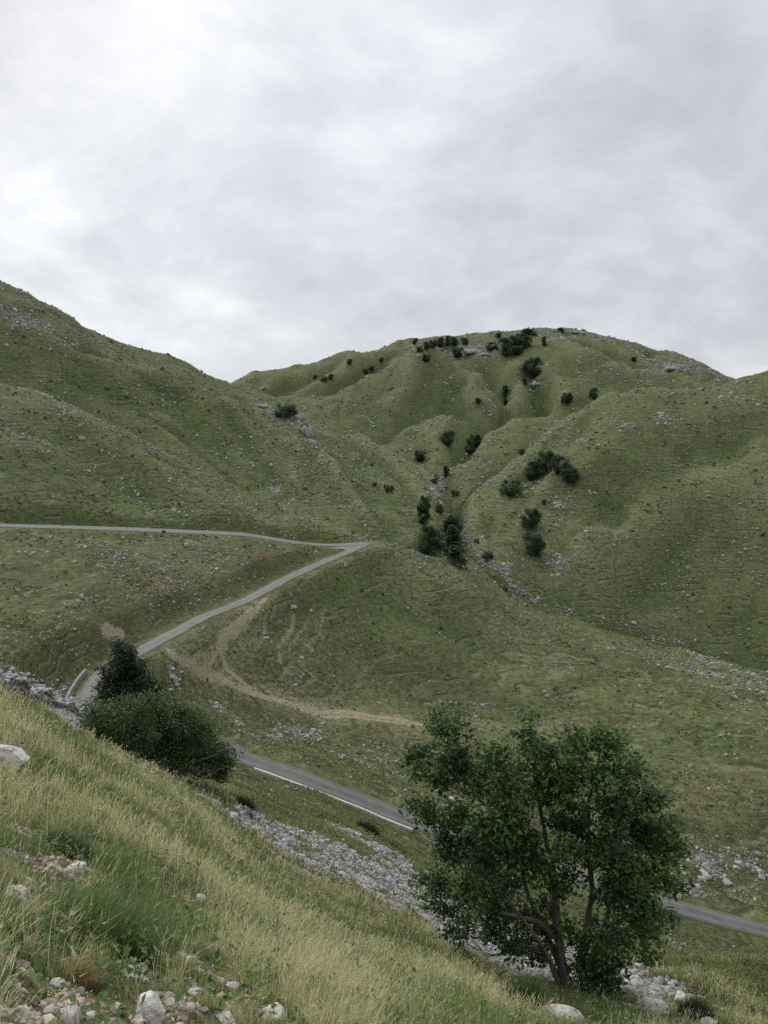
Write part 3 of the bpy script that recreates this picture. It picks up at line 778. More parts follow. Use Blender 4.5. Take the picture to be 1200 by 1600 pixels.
# ------------------------------------------------------------------ stones
def ico(sub):
    import bmesh
    bm = bmesh.new(); bmesh.ops.create_icosphere(bm, subdivisions=sub, radius=1)
    bm.verts.ensure_lookup_table()
    V = np.array([v.co[:] for v in bm.verts]); F = np.array([[v.index for v in f.verts] for f in bm.faces]); bm.free()
    return V, F
def noise3(V, f, sd):
    return gnoise(V[:, 0] * f + V[:, 2] * f * .71, V[:, 1] * f - V[:, 2] * f * .53, sd) + gnoise(V[:, 2] * f + 7.3, V[:, 0] * f * .6 - V[:, 1] * f * .8, sd + 5)
def rock_verts(sub, sd, planes=9):
    V, F = ico(sub); r_ = np.random.default_rng(sd)
    V = V * (1 + .16 * noise3(V, 1.1, sd))[:, None]
    for k in range(planes):                      # broken faces
        n = r_.normal(size=3); n /= np.linalg.norm(n); d = r_.uniform(.62, .9)
        s = V @ n; V = V - np.where(s > d, (s - d) * .92, 0)[:, None] * n
    V = V * (1 + .045 * noise3(V, 3.7, sd + 50) + .02 * noise3(V, 9, sd + 90))[:, None]
    V = V * np.array([1, .8, .62]); V[:, 2] = np.where(V[:, 2] < -.35, -.35 + (V[:, 2] + .35) * .3, V[:, 2])
    return V, F
def rock_mat(name, c0, c1, c2, scale):
    m, t, b = material(name)
    pos = t.new('ShaderNodeNewGeometry').outputs['Position']
    oi = t.new('ShaderNodeObjectInfo')
    n = t.noise(pos, scale, 7, .68); n2 = t.noise(pos, scale * 4, 5, .7)
    c = t.ramp(n, [(.33, c0), (.48, c1), (.64, c2)])
    c = t.mix(t.step(n2, .56, .68, 0, .55), c, c0)
    h = t.math('ADD', n, t.math('MULTIPLY', n2, .4))
    bp = t.new('ShaderNodeBump', ins={'Strength': .7, 'Distance': .25 / scale, 'Height': h})
    t.l.new(c, b.inputs['Base Color']); t.l.new(bp.outputs[0], b.inputs['Normal'])
    return m
m_rock = rock_mat('pale_limestone', (.20, .18, .155), (.47, .44, .40), (.64, .62, .575), 9.0)
m_rockh = rock_mat('hill_limestone', (.14, .13, .11), (.28, .27, .24), (.40, .385, .35), 1.8)
m_rubble, t, b = material('grey_rubble')
at = t.new('ShaderNodeAttribute', attribute_name='tint')
pos = t.new('ShaderNodeNewGeometry').outputs['Position']
nn = t.noise(pos, 14, 4, .7)
t.l.new(t.mix(t.step(nn, .35, .7, 0, .6), at.outputs['Color'], (.10, .097, .09)), b.inputs['Base Color'])

def stones_mesh(name, pts, size, cols, mat, flat=(.45, .8), sub=1, sink=.2):
    """many irregular stones as one mesh"""
    base, F = ico(sub); n = len(pts); nv = len(base)
    sc = np.stack([size, size * rng.uniform(.6, 1, n), size * rng.uniform(*flat, n)], 1)
    J = base[None] * (1 + rng.uniform(-.28, .22, (n, nv, 1)))
    J = J * sc[:, None, :]
    th = rng.uniform(0, 2 * np.pi, n); c_, s_ = np.cos(th)[:, None], np.sin(th)[:, None]
    tl = rng.normal(0, .35, n)[:, None]
    x = J[..., 0]; y = J[..., 1]; z = J[..., 2]
    x, z = x * np.cos(tl) - z * np.sin(tl), x * np.sin(tl) + z * np.cos(tl)
    x, y = x * c_ - y * s_, x * s_ + y * c_
    V = np.stack([x, y, z], -1) + pts[:, None, :]
    V[..., 2] += (size * (.35 - sink))[:, None]
    Fa = (F[None] + (np.arange(n) * nv)[:, None, None]).reshape(-1, 3)
    return mesh_np(name, V.reshape(-1, 3), Fa, mat, False, {'tint': np.repeat(cols, nv, 0)})
def sample_cells(weight, n):
    """random ground points, chance proportional to weight per cell; needs weight zero off picture"""
    wf = weight[:-1, :-1].ravel().astype(np.float64); cs = np.cumsum(wf); cs /= cs[-1]
    k = np.searchsorted(cs, rng.random(n)); i, j = k // (NR - 1), k % (NR - 1)
    u, v_ = rng.random(n), rng.random(n)
    a = az[i] + (az[i + 1] - az[i]) * u; r = rr[j] + (rr[j + 1] - rr[j]) * v_
    x, y = np.sin(a) * r, np.cos(a) * r
    return np.stack([x, y, height(x, y)], 1), i, j
daz = np.gradient(az)[:, None]; drr = np.gradient(rr)[None, :]
AREA = daz * drr * rr[None, :]
UNI = daz * drr / rr[None, :]                     # even on the picture for level ground
offroad = (d_up > 3.8) & (d_main > 3.3)
def greys(n, lo=.2, hi=.42, warm=.04):
    v_ = rng.uniform(lo, hi, n); return np.stack([v_ * (1 + warm), v_, v_ * (1 - warm * 1.3)], 1)

# grey scree
wt = UNI * INF * (M_scree ** 1.5 + .02 * (M_scree > .05)) * (rr[None, :] < 60) * (rr[None, :] > 12)
p, i, j = sample_cells(wt, 46000)
link('scree', stones_mesh('scree', p, rng.gamma(1.5, .019, len(p)) + .015, greys(len(p), .10, .43, .03), m_rubble, (.4, .8)), kind='stuff',
     label='grey limestone scree running down between the meadow and the lower road', cat='scree')
# chippings in the bare soil of the foreground
wt = UNI * INF * np.clip(M_soil - .25, 0, 1) * sstep(-.1, .45, fbm(X / .2, Y / .2, 62, 2)) * (rr[None, :] < 20) * (rr[None, :] > 2)
p, i, j = sample_cells(wt, 9000)
D_ = np.hypot(p[:, 0], p[:, 1])
link('stone_chippings', stones_mesh('stone_chippings', p, rng.gamma(1.3, .0062, len(p)) + .0025, greys(len(p), .15, .48, .17), m_rubble, (.5, .9)), kind='stuff',
     label='pale stone chippings lying in the bare soil of the foreground', cat='gravel')
# small stones all over the hillsides
wr = np.clip(M_rock, 0, 1) ** 1.3 + .012 + .13 * sstep(.30, .8, fbm(X / 11, Y / 11, 33, 4))
wr = wr + .12 * ((PXg < 470) & (PYg > 835) & (PYg < 1040)) * sstep(-.1, .5, fbm(X / 9, Y / 9, 34, 2))
wt = UNI * INF * wr * offroad * (rr[None, :] > 38)
p, i, j = sample_cells(wt, 24000)
D_ = np.hypot(p[:, 0], p[:, 1])
sz = (rng.gamma(1.4, .00042, len(p)) + .0005) * D_
link('hillside_stones', stones_mesh('hillside_stones', p, sz, greys(len(p), .18, .42, .06), m_rubble, (.5, 1.0)), kind='stuff',
     label='small pale stones strewn over the grassy hillsides', cat='stones')

# stones big enough to count
protos = []
for k in range(6):
    V_, F_ = rock_verts(3, 100 + k)
    protos.append(mesh_np('rock', V_, F_, m_rockh, False))
def region(px, py, D):
    if D > 450: return ('small pale limestone outcrop rock high on the far summit slopes', 'rocks on the far summit slopes')
    if D < 60 and px > 900: return ('pale limestone rock in the stony ground right of the big tree', 'rocks right of the big tree')
    if D < 60: return ('pale limestone rock beside the grey scree', 'rocks beside the scree')
    if py > 1300: return ('pale limestone rock strewn above the road at the right edge', 'rocks above the road on the right')
    if py > 1100: return ('pale limestone rock in the rough hollow just above the lower road', 'rocks above the lower road')
    if px < 520 and 845 < py < 1060: return ('small pale limestone rock in the rough field between the two roads', 'rocks in the field between the roads')
    if px < 620 and py <= 845: return ('pale limestone rock on the big left hillside above the upper road', 'rocks on the left hillside')
    if px > 700 and py < 960: return ('pale limestone rock on the steep right hillside', 'rocks on the right hillside')
    if 620 < px < 760 and py < 900: return ('pale limestone rock in the deep stream gully', 'rocks in the gully')
    return ('small pale limestone rock dotted on the broad middle meadow', 'rocks on the middle meadow')
placed = []
hand = [(266,748,7),(296,781,6),(272,797,9),(280,800,8),(292,806,7),(265,752,5),(150,727,6),(140,843,8),(142,848,6),(213,867,6),(56,1006,5),(13,979,5),(160,941,7),(108,945,6),
  (457,949,14),(415,997,10),(413,990,8),(472,1028,9),(405,985,6),(706,1249,16),(855,1088,7),(686,1109,6),(635,1099,6),(670,1100,5),(1108,1232,8),(1030,1250,6),(926,1213,8),
  (1032,647,10),(1036,655,8),(1040,662,8),(1028,662,7),(972,668,9),(970,673,7),(905,675,7),(912,680,7),(868,787,9),(875,785,7),(880,793,8),(920,767,7),(922,771,7),(874,790,12),(870,866,9),(874,872,7),(898,868,7),(872,898,9),
  (797,912,8),(790,890,9),(792,897,8),(750,755,6),(675,765,9),(668,770,6),(722,835,8),(725,845,7),(1155,1350,14),(1150,1355,12),(1100,1365,15),(1095,1372,12),(1135,1378,14),(1185,1360,12),(1190,1370,12),(1065,1355,12),(1075,1345,10),
  (1180,1405,12),(1090,1385,10),(1060,1400,10),(820,945,7),(942,965,6),(1068,925,7),(1075,930,6),(1040,912,6),(1130,868,6),(1165,858,5),(840,935,8),(700,745,5),(470,1143,9),(480,1150,8),(490,1140,9),(500,1155,8),(430,1140,10),(420,1150,9),(440,1150,8),(455,1155,7),(505,1130,8),
  (270,1045,12),(268,1058,13),(275,1070,12),(265,1078,10),(283,1050,9),(280,1062,9),(335,1105,9),(345,1112,8),(370,1128,7),(545,1165,7),(605,1180,8),(620,1190,7),(575,1175,9),(590,1185,7),
  (477,672,10),(480,680,12),(484,688,10),(470,662,9),(490,695,8),(465,655,8),(495,700,6),(735,545,6),(742,548,7),(750,543,6),(728,548,7),(722,552,5),(720,541,5),(760,548,6),(836,597,7),(842,600,6),(828,600,6),(1000,561,5),(1045,572,8),(1052,574,8),(1060,576,7),(1070,579,6),(1080,582,6),(1038,568,6),(870,524,6),(880,528,5),(895,526,5),(937,528,5),(960,534,5)]
for px, py, sp in hand: placed.append((hit(px, py, rmin=18 if py < 1240 or px > 980 else 18), sp))
wt = UNI * INF * (np.clip(M_rock, 0, 1) ** 1.5 + .03) * offroad * (rr[None, :] > 60)
p, i, j = sample_cells(wt, 300 - len(hand))
for q in p: placed.append((q, random.uniform(3.5, 7.5)))
for k, (q, sp) in enumerate(placed):
    D = math.hypot(q[0], q[1]); px, py = proj(*q)
    lab, grp = region(px, py, D)
    o = link('rock', protos[k % 6], label=lab, cat='rock', group=grp, loc=(q[0], q[1], q[2] - .1 * sp * D / 2400))
    s_ = sp * D / 2400 * random.uniform(.85, 1.15)
    o.scale = (s_ * 1.1, s_, s_ * random.uniform(.9, 1.35)); o.rotation_euler = (random.uniform(-.3, .3), random.uniform(-.3, .3), random.uniform(0, 6.28))

# boulders of the foreground, each its own shape
fgr = [
 (12, 1180, 62, 42, 6, 'large pinkish white boulder half sunk in grass at the left edge'),
 (232, 1570, 56, 54, 2, 'upright chalky white angular stone, largest in the bare soil'),
 (424, 1582, 52, 34, 2, 'rounded pale boulder under a dark overhang of turf'),
 (117, 1358, 34, 28, 2, 'rounded grey stone with a yellow lichen edge among dry tufts'),
 (27, 1392, 46, 22, 2, 'low flat white stone left of the dark green tussock'),
 (286, 1498, 46, 17, 2, 'flat grey slab lying at the top of the bare soil patch'),
 (259, 1479, 20, 13, 2, 'small egg-shaped stone just above the flat grey slab'),
 (88, 1533, 28, 15, 2, 'small white stone by the yellow-green rosette'),
 (110, 1586, 34, 34, 2, 'blocky cream stone at the bottom edge'),
 (183, 1573, 20, 26, 2, 'narrow upright cream stone left of the upright white one'),
 (140, 1588, 18, 20, 2, 'small rounded cream stone between the blocky and the narrow one'),
 (76, 1578, 20, 14, 2, 'small oval white stone left of the blocky cream stone'),
 (10, 1582, 22, 14, 2, 'small buff stone in the bottom left corner'),
 (313, 1402, 18, 16, 2, 'pale pebble-like stone with a hollow in the meadow grass'),
 (203, 1525, 30, 20, 2, 'broken buff stone above the upright white one'),
 (305, 1550, 30, 16, 2, 'flat buff stone right of the upright white one'),
 (352, 1590, 44, 18, 2, 'flat pale slab beside the rounded boulder under turf'),
 (362, 1538, 26, 14, 2, 'small pale slab above the rounded boulder under turf'),
 (1018, 1566, 52, 34, 13, 'broad pale boulder in the stony ground under the big tree'),
 (1064, 1558, 28, 18, 13, 'small whitish boulder right of the broad boulder under the tree'),
 (1108, 1596, 30, 18, 13, 'white rock at the bottom edge right of the big tree'),
 (880, 1580, 66, 28, 11, 'long flat pale slab in the grass below the big tree'),
 (990, 1532, 34, 24, 13, 'grey rock just right of the trunks of the big tree'),
 (1000, 1510, 20, 14, 13, 'small grey rock above the one beside the tree trunks'),
 (846, 1592, 26, 14, 11, 'small grey rock at the left end of the long flat slab'),
]
clear = []
for k, (px, py, wp, hp, rm, lab) in enumerate(fgr):
    q = hit(px, py + hp * .35, rmin=rm); D = math.hypot(q[0], q[1]); clear.append((q, wp * D / 1200 * .95))
    V_, F_ = rock_verts(4, 300 + k, 12)
    V_ = V_ / np.abs(V_).max(0)
    V_ = V_ * np.array([wp, (wp + hp) * .5, hp * 1.15]) * D / 2400
    me = mesh_np('boulder', V_, F_, m_rock, False)
    o = link('boulder', me, label=lab, cat='boulder', loc=(q[0], q[1], q[2] + hp * .25 * D / 2400))
    o.rotation_euler = (0, 0, random.uniform(-.4, .4))

# ruined dry stone wall at the hairpin
def wall_stones(name, a, b_, h, thick, n, lo, hi, smin, smax, z0=0., top=False):
    s = rng.random(n); base = a[None] * (1 - s[:, None]) + b_[None] * s[:, None]
    d = (b_ - a)[:2]; d = d / np.linalg.norm(d); nrm = np.array([-d[1], d[0]])
    off = rng.uniform(-thick / 2, thick / 2, n)
    hh = rng.random(n) * h * (1 + .16 * np.sin(s * 23) + .1 * np.sin(s * 51)) if not top else h * (1 + .16 * np.sin(s * 23) + .1 * np.sin(s * 51))
    x = base[:, 0] + nrm[0] * off; y = base[:, 1] + nrm[1] * off
    z = base[:, 2] + hh + z0
    return stones_mesh(name, np.stack([x, y, z], 1), rng.uniform(smin, smax, n), greys(n, lo, hi, .03), m_rubble, (.55, .9))
wa = np.array(P(-40, 1082, 80)); wb = np.array(P(118, 1106, 97))
wa[2] = height(wa[0], wa[1]); wb[2] = height(wb[0], wb[1])
tw = wb - wa
body = wall_stones('wall_stones', wa, wb, 2.7, 1.6, 3000, .13, .34, .16, .38)
rt = link('dry_stone_wall', body, label='tumbledown grey dry stone wall between the meadow crest and the hairpin', cat='stone wall')
link('coping', wall_stones('coping', wa, wb, 2.85, 1.6, 420, .36, .52, .16, .30, top=True), parent=rt)
# rubble spilled below the wall
p = []
for k in range(2600):
    px = random.uniform(-5, 140) ** 1.0; py = random.gauss(1076 + max(0, px - 20) * .40, 12)
    p.append(hit(px, py, rmin=40))
p = np.array(p)
link('wall_rubble', stones_mesh('wall_rubble', p, rng.uniform(.12, .42, len(p)), greys(len(p), .18, .42, .03), m_rubble), kind='stuff',
     label='grey rubble spilled from the dry stone wall down to the road', cat='rubble')

# ------------------------------------------------------------------ foliage helpers
def leaf_mat(name, rough=.55, trans=.25):
    m, t, b = material(name)
    at = t.new('ShaderNodeAttribute', attribute_name='tint')
    t.l.new(at.outputs['Color'], b.inputs['Base Color'])
    b.inputs['Roughness'].default_value = rough; b.inputs['Specular IOR Level'].default_value = .25
    if trans:
        tr = t.new('ShaderNodeBsdfTranslucent'); t.l.new(at.outputs['Color'], tr.inputs[0])
        ms = t.new('ShaderNodeMixShader', ins={0: trans}); t.l.new(b.outputs[0], ms.inputs[1]); t.l.new(tr.outputs[0], ms.inputs[2])
        t.l.new(ms.outputs[0], t.n['Material Output'].inputs[0])
    return m
m_leaf = leaf_mat('leaf'); m_grass = leaf_mat('grass_blade', .7, .4); m_tuft = leaf_mat('turf_tuft', .9, 0)
m_bark = simple_mat('grey_bark', (.075, .065, .055), (.20, .18, .155), 14, .95, .6, (1, 1, .25))

def leaves_mesh(name, C, size, tint, mat=m_leaf, aspect=.5, up=.6):
    n = len(C)
    nrm = rng.normal(size=(n, 3)); nrm[:, 2] = np.abs(nrm[:, 2]) + up; nrm /= np.linalg.norm(nrm, axis=1)[:, None]
    a = rng.normal(size=(n, 3)); a -= (a * nrm).sum(1)[:, None] * nrm; a /= np.linalg.norm(a, axis=1)[:, None]
    bb = np.cross(nrm, a)
    L = size[:, None] * .5; W = L * aspect
    fold = nrm * L * .18
    V = np.stack([C - a * L, C - bb * W + fold - a * L * .1, C + a * L, C + bb * W + fold - a * L * .1], 1).reshape(-1, 3)
    F = np.arange(n * 4).reshape(n, 4)
    return mesh_np(name, V, F, mat, False, {'tint': np.repeat(tint, 4, 0)})
def tube(pts, rad, ns=7):
    pts = np.array(pts, float); rad = np.array(rad, float)
    T = np.gradient(pts, axis=0); T /= np.linalg.norm(T, axis=1)[:, None] + 1e-9
    u = np.cross(T, [0.31, .95, .05]); u /= np.linalg.norm(u, axis=1)[:, None] + 1e-9; v_ = np.cross(T, u)
    th = np.linspace(0, 2 * np.pi, ns, endpoint=False)
    V = pts[:, None] + rad[:, None, None] * (np.cos(th)[None, :, None] * u[:, None] + np.sin(th)[None, :, None] * v_[:, None])
    n = len(pts); F = []
    for k in range(n - 1):
        for q in range(ns): F.append([k * ns + q, k * ns + (q + 1) % ns, (k + 1) * ns + (q + 1) % ns, (k + 1) * ns + q])
    return V.reshape(-1, 3), np.array(F)
def merge(parts):
    Vs, Fs, o = [], [], 0
    for V, F in parts: Vs.append(V); Fs.append(F + o); o += len(V)
    return np.vstack(Vs), np.vstack(Fs)
def bend(a, b_, n=5, sag=.08, wob=.04):
    a = np.array(a); b_ = np.array(b_); L = np.linalg.norm(b_ - a)
    t_ = np.linspace(0, 1, n)[:, None]
    q = a * (1 - t_) + b_ * t_
    q[:, 2] -= (np.sin(t_[:, 0] * np.pi) * L * sag)
    q[1:-1] += rng.normal(0, wob * L, (n - 2, 3))
    return q
def tints(n, c0, c1, jit=.18):
    u = rng.random(n)[:, None]; c = np.array(c0) * (1 - u) + np.array(c1) * u
    return c * (1 + rng.normal(0, jit, (n, 1))).clip(.5, 1.6)

def crown_tree(name, root, blobs, trunks, label, cat, leaf, per, c0, c1, twig=.006, limb=.02, group=None, tipr=.13, aspect=.5, fill=1.0):
    """blobs: (x,y,z,r) lumps of foliage; trunks: list of (points, radii)"""
    rt = bpy.data.objects.new(name, None); COL.objects.link(rt); rt.location = root
    rt['label'] = label; rt['category'] = cat
    if group: rt['group'] = group
    root = np.array(root)
    nodes = []
    for k, (tp, trd) in enumerate(trunks):
        tp = np.array(tp); f = np.linspace(0, len(tp) - 1, (len(tp) - 1) * 5 + 1)
        q = np.stack([np.interp(f, np.arange(len(tp)), tp[:, a]) for a in range(3)], 1)
        rd = np.interp(f, np.arange(len(tp)), trd)
        q[1:-1] += rng.normal(0, rd[1:-1, None] * .12, (len(q) - 2, 3))
        V_, F_ = tube(q - root, rd * (1 + .1 * rng.normal(size=len(rd))), 10)
        link('trunk', mesh_np('trunk', V_, F_, m_bark, True), parent=rt)
        nodes += [(q[i_], rd[i_]) for i_ in range(len(q) // 4, len(q))]
    br = []; LC = []; LS = []; LT = []
    npos = np.array([n_[0] for n_ in nodes])
    for (x, y, z, r) in blobs:
        c = np.array([x, y, z])
        dd = np.linalg.norm(npos - c, axis=1) + np.where(npos[:, 2] > z - .05, (npos[:, 2] - z + .05) * 2.5, 0)
        k = int(np.argmin(dd)); q = bend(npos[k], c, 6)
        r0 = min(nodes[k][1] * .7, limb * (.6 + r)); br.append(tube(q - root, np.linspace(r0, twig, 6), 5))
        nt = max(4, int(per * r * r * fill))
        dirs = rng.normal(size=(nt, 3)); dirs /= np.linalg.norm(dirs, axis=1)[:, None]
        rad = r * rng.random(nt) ** .55 * np.where(rng.random(nt) < .16, rng.uniform(1.2, 1.8, nt), 1.0)
        tips = c + dirs * rad[:, None] * np.array([1, 1, .85])
        for ti, tip in enumerate(tips):
            if ti % 3 == 0: br.append(tube(bend(q[3] if ti % 2 else c, tip, 3) - root, [twig, twig * .7, twig * .4], 3))
        nl = 15
        LC.append((tips[:, None] + rng.normal(0, tipr, (nt, nl, 3)) * np.array([1, 1, .6])).reshape(-1, 3))
        base = tints(nt, c0, c1, .24)
        LT.append((base[:, None] * (1 + rng.normal(0, .12, (nt, nl, 1)))).clip(.003, 1).reshape(-1, 3))
    V_, F_ = merge(br)
    link('branches', mesh_np('branches', V_, F_, m_bark, True), parent=rt)
    C_ = np.vstack(LC) - root; T_ = np.vstack(LT)
    link('crown', leaves_mesh('crown', C_, leaf * rng.uniform(.6, 1.3, len(C_)), T_, aspect=aspect), parent=rt)
    return rt

# ------------------------------------------------------------------ the big tree
TD = 16.6
tb = hit(898, 1545, rmin=12); TD = math.hypot(tb[0], tb[1])
def TP(px, py, off=0.): return np.array(P(px, py, TD + off))
g1 = TP(884, 1548); g1[2] = height(g1[0], g1[1]) - .15
g2 = TP(914, 1548, .25); g2[2] = height(g2[0], g2[1]) - .15
trunks = [
 ([g1, TP(878,1500), TP(868,1440), TP(866,1380,.1), TP(855,1320,.1), TP(842,1250,0), TP(832,1180,-.1), TP(828,1125,-.1)], [.13, .10, .085, .075, .06, .045, .03, .012]),
 ([g2, TP(908,1490,.2), TP(918,1440,.2), TP(926,1390,.3), TP(918,1320,.3), TP(920,1250,.4), TP(935,1190,.4), TP(942,1145,.5)], [.12, .095, .08, .07, .055, .04, .025, .012]),
 ([TP(866,1390), TP(850,1345,-.2), TP(800,1300,-.4), TP(745,1245,-.5), TP(705,1180,-.5), TP(695,1140,-.5)], [.055, .05, .04, .032, .02, .01]),
 ([g1 + [.1, .1, 0], TP(872,1500,.3), TP(850,1450,.4), TP(822,1390,.5), TP(805,1300,.4), TP(790,1220,.2), TP(782,1180)], [.085, .07, .06, .05, .04, .025, .01]),
 ([g2 + [.15, -.1, 0], TP(930,1490,0), TP(950,1430,-.2), TP(968,1350,-.3), TP(972,1260,-.2), TP(975,1200)], [.08, .07, .055, .045, .03, .01]),
 ([g1 + [-.1, 0, 0], TP(860,1500,-.3), TP(835,1460,-.5), TP(790,1400,-.6), TP(740,1350,-.6)], [.06, .05, .04, .025, .01]),
 ([TP(874,1470), TP(840,1440,-.4), TP(780,1425,-.7), TP(710,1400,-.8)], [.06, .05, .035, .012]),
 ([TP(922,1410,.3), TP(955,1370,.2), TP(995,1320,.1), TP(1030,1290,0)], [.07, .055, .035, .012]),
 ([TP(912,1480,.2), TP(945,1450,-.2), TP(985,1430,-.4), TP(1015,1420,-.5)], [.05, .04, .025, .01]),
 ([TP(862,1360), TP(875,1300,.5), TP(885,1230,.8), TP(895,1160,.9)], [.06, .045, .03, .01]),
 ([TP(905,1545,.3), TP(925,1500,.5), TP(950,1470,.6)], [.05, .035, .015]),
]
bl = [(698,1138,34),(662,1182,26),(712,1190,38),(745,1222,38),(690,1218,26),(668,1275,24),(650,1262,14),(715,1292,32),(742,1325,38),(772,1292,42),(792,1240,36),(778,1182,26),(828,1152,24),(828,1120,12),(830,1192,28),(858,1235,36),
 (900,1162,30),(940,1155,30),(965,1162,18),(895,1212,36),(950,1212,36),(984,1202,24),(1008,1250,30),(962,1272,40),(905,1290,24),(1002,1300,40),(1036,1310,26),(982,1350,44),(1026,1372,28),(962,1402,38),(1005,1422,34),(968,1462,22),(1008,1488,18),
 (692,1382,26),(664,1376,16),(742,1392,36),(792,1382,36),(838,1350,32),(730,1440,26),(780,1440,32),(828,1436,30),(702,1452,14),(878,1392,18),(940,1508,26),(962,1500,22),(1020,1452,16),(805,1270,30),(820,1310,30),(870,1280,20),
 (760,1350,30),(700,1330,22),(940,1330,34),(925,1440,16),(985,1395,34),(1045,1345,14),(770,1410,28),(850,1410,18),(905,1340,16),(915,1535,22),(880,1520,16),(720,1470,12),(655,1205,14),(760,1460,14),(960,1235,26),(850,1495,20),(905,1505,16),(822,1478,24),(942,1470,22),(790,1470,20),(885,1455,16),(700,1425,20),(675,1400,18),(1000,1455,18),(935,1535,24),(955,1525,20),(888,1372,20),(884,1325,22),(1048,1290,16),(1058,1325,16),(1052,1385,16),(1040,1430,18),(860,1450,18),(870,1425,16),(925,1465,20),(900,1470,14),(800,1340,28),(760,1300,22),(902,1265,18),(855,1180,22)]
blobs = []
for k, (px, py, rp) in enumerate(bl):
    for rep in range(2 if py < 1340 else 1):
        off = rng.uniform(-1.5, 1.5) * (1 if rp > 20 else .4)
        if 815 < px < 945 and py < 1400 and rep == 0: off = -abs(off)
        if py > 1490: off *= .3
        jx, jy = (0, 0) if rep == 0 else rng.normal(0, rp * .3, 2)
        x, y, z = P(px + jx, py + jy, TD + off); r_ = rp * TD / 1200 * (.95 if rep == 0 else .7)
        if height(x, y) + r_ * .5 < z: blobs.append((x, y, z, r_))
big = crown_tree('broadleaf_tree', tb, blobs, trunks, 'large many-stemmed broadleaf tree with dark crown standing beside the scree', 'tree',
    .13, 190, (.021, .046, .013), (.092, .156, .038), limb=.03, tipr=.12, aspect=.5)

# bush and small dark tree on the crest
bb = []
for px, py, rp in [(150,1120,22),(135,1128,14),(180,1115,30),(215,1108,26),(250,1108,26),(285,1115,28),(315,1135,28),(335,1165,28),(350,1190,22),(300,1160,36),(260,1145,40),(220,1140,36),(185,1145,26),(160,1142,18),(240,1172,30),(280,1185,32),(320,1195,28),(345,1210,18),(210,1165,22),(305,1120,16),(235,1097,16),(355,1180,16),(200,1098,14),(270,1100,14),(175,1160,12)]:
    for rep in range(2):
        D = 26.5 + rng.uniform(-1.3, 1.6) + (px - 240) * .006
        x, y, z = P(px, py + (0 if rep == 0 else rng.normal(0, 5)), D); bb.append((x, y, z, rp * D / 1200 * rng.uniform(.6, 1.12)))
q = hit(265, 1190, rmin=15); bx, by, _ = P(265, 1190, 27); qb = np.array([bx, by, float(height(bx, by))])
st = [([qb, qb + [.1, 0, .8], qb + [.5 * a_, .2, 1.6]], [.09, .07, .03]) for a_ in (-1, 1)] + [([qb, qb + [-1.2, 0, .9], qb + [-2.4, 0, 1.7]], [.08, .05, .02]), ([qb, qb + [.8, 0, .7], qb + [1.7, 0, 1.0]], [.08, .05, .02])]
crown_tree('bush', qb, bb, st, 'dense rounded green bush sprawling on the crest of the meadow', 'bush', .10, 190, (.022, .046, .013), (.084, .135, .030), tipr=.12, aspect=.55)
sb = []
for px, py, rp in [(186,1008,9),(192,1020,14),(200,1035,18),(182,1038,14),(215,1045,15),(172,1058,14),(195,1060,22),(228,1066,16),(244,1074,11),(210,1080,24),(178,1082,20),(163,1072,10),(235,1090,18),(190,1104,22),(162,1092,12),(220,1108,22),(205,1018,8),(160,1045,6),(250,1085,8)]:
    for rep in range(2):
        D = 34 + rng.uniform(-1.0, 1.0); x, y, z = P(px, py, D); sb.append((x, y, z, rp * D / 1200))
x, y, z = P(200, 1150, 34); q = np.array([x, y, float(height(x, y))])
crown_tree('small_tree', q, sb, [([q - [0, 0, .2], np.array(P(198,1110,34)), np.array(P(195,1060,34)), np.array(P(188,1012,34))], [.13, .1, .06, .02])],
    'small dark ragged tree rising behind the rounded bush', 'tree', .12, 190, (.012, .024, .011), (.030, .050, .020), tipr=.12, aspect=.55)

# ------------------------------------------------------------------ distant trees
def proto_tree(kind, sd):
    r_ = np.random.default_rng(sd); C_ = []; T_ = []
    nb = 34 if kind != 'pine' else 30
    for k in range(nb):
        if kind == 'round':
            th = r_.uniform(0, 6.28); rad = .33 * math.sqrt(r_.random()); zc = r_.uniform(.12, .82); rad *= math.sqrt(max(.1, 1 - ((zc - .48) / .42) ** 2)) * 1.2; br = r_.uniform(.11, .17)
        elif kind == 'tall':
            th = r_.uniform(0, 6.28); zc = r_.uniform(.10, .90); rad = .22 * math.sqrt(r_.random()) * (1 - max(0, zc - .55)); br = r_.uniform(.07, .13)
        elif kind == 'wide':
            th = r_.uniform(0, 6.28); zc = r_.uniform(.10, .66); rad = .48 * math.sqrt(r_.random()) * math.sqrt(max(.1, 1 - ((zc - .35) / .55) ** 2)); br = r_.uniform(.10, .17)
        else:
            th = r_.uniform(0, 6.28); zc = r_.uniform(.12, .95); rad = .30 * (1 - zc) * r_.random() ** .4; br = .05 + .09 * (1 - zc)
        c = np.array([math.cos(th) * rad, math.sin(th) * rad, zc]); n = 190
        d = r_.normal(size=(n, 3)); d /= np.linalg.norm(d, axis=1)[:, None]
        C_.append(c + d * (br * r_.random(n) ** .45)[:, None])
        T_.append(np.tile(np.array([.042, .070, .028]) * r_.uniform(.55, 1.6), (n, 1)) * r_.uniform(.7, 1.35, (n, 1)))
    C_ = np.vstack(C_); T_ = np.vstack(T_)
    crown = leaves_mesh('crown', C_, r_.uniform(.028, .055, len(C_)), T_, aspect=.7)
    V_, F_ = tube([(0, 0, -.12), (.01, 0, .1), (0, .01, .35), (.01, 0, .7)], [.035, .026, .018, .006], 6)
    return mesh_np('trunk', V_, F_, m_bark, True), crown
PT = {k: [proto_tree(k, 900 + i * 7 + q) for q in range(2)] for i, k in enumerate(('round', 'tall', 'wide', 'pine'))}
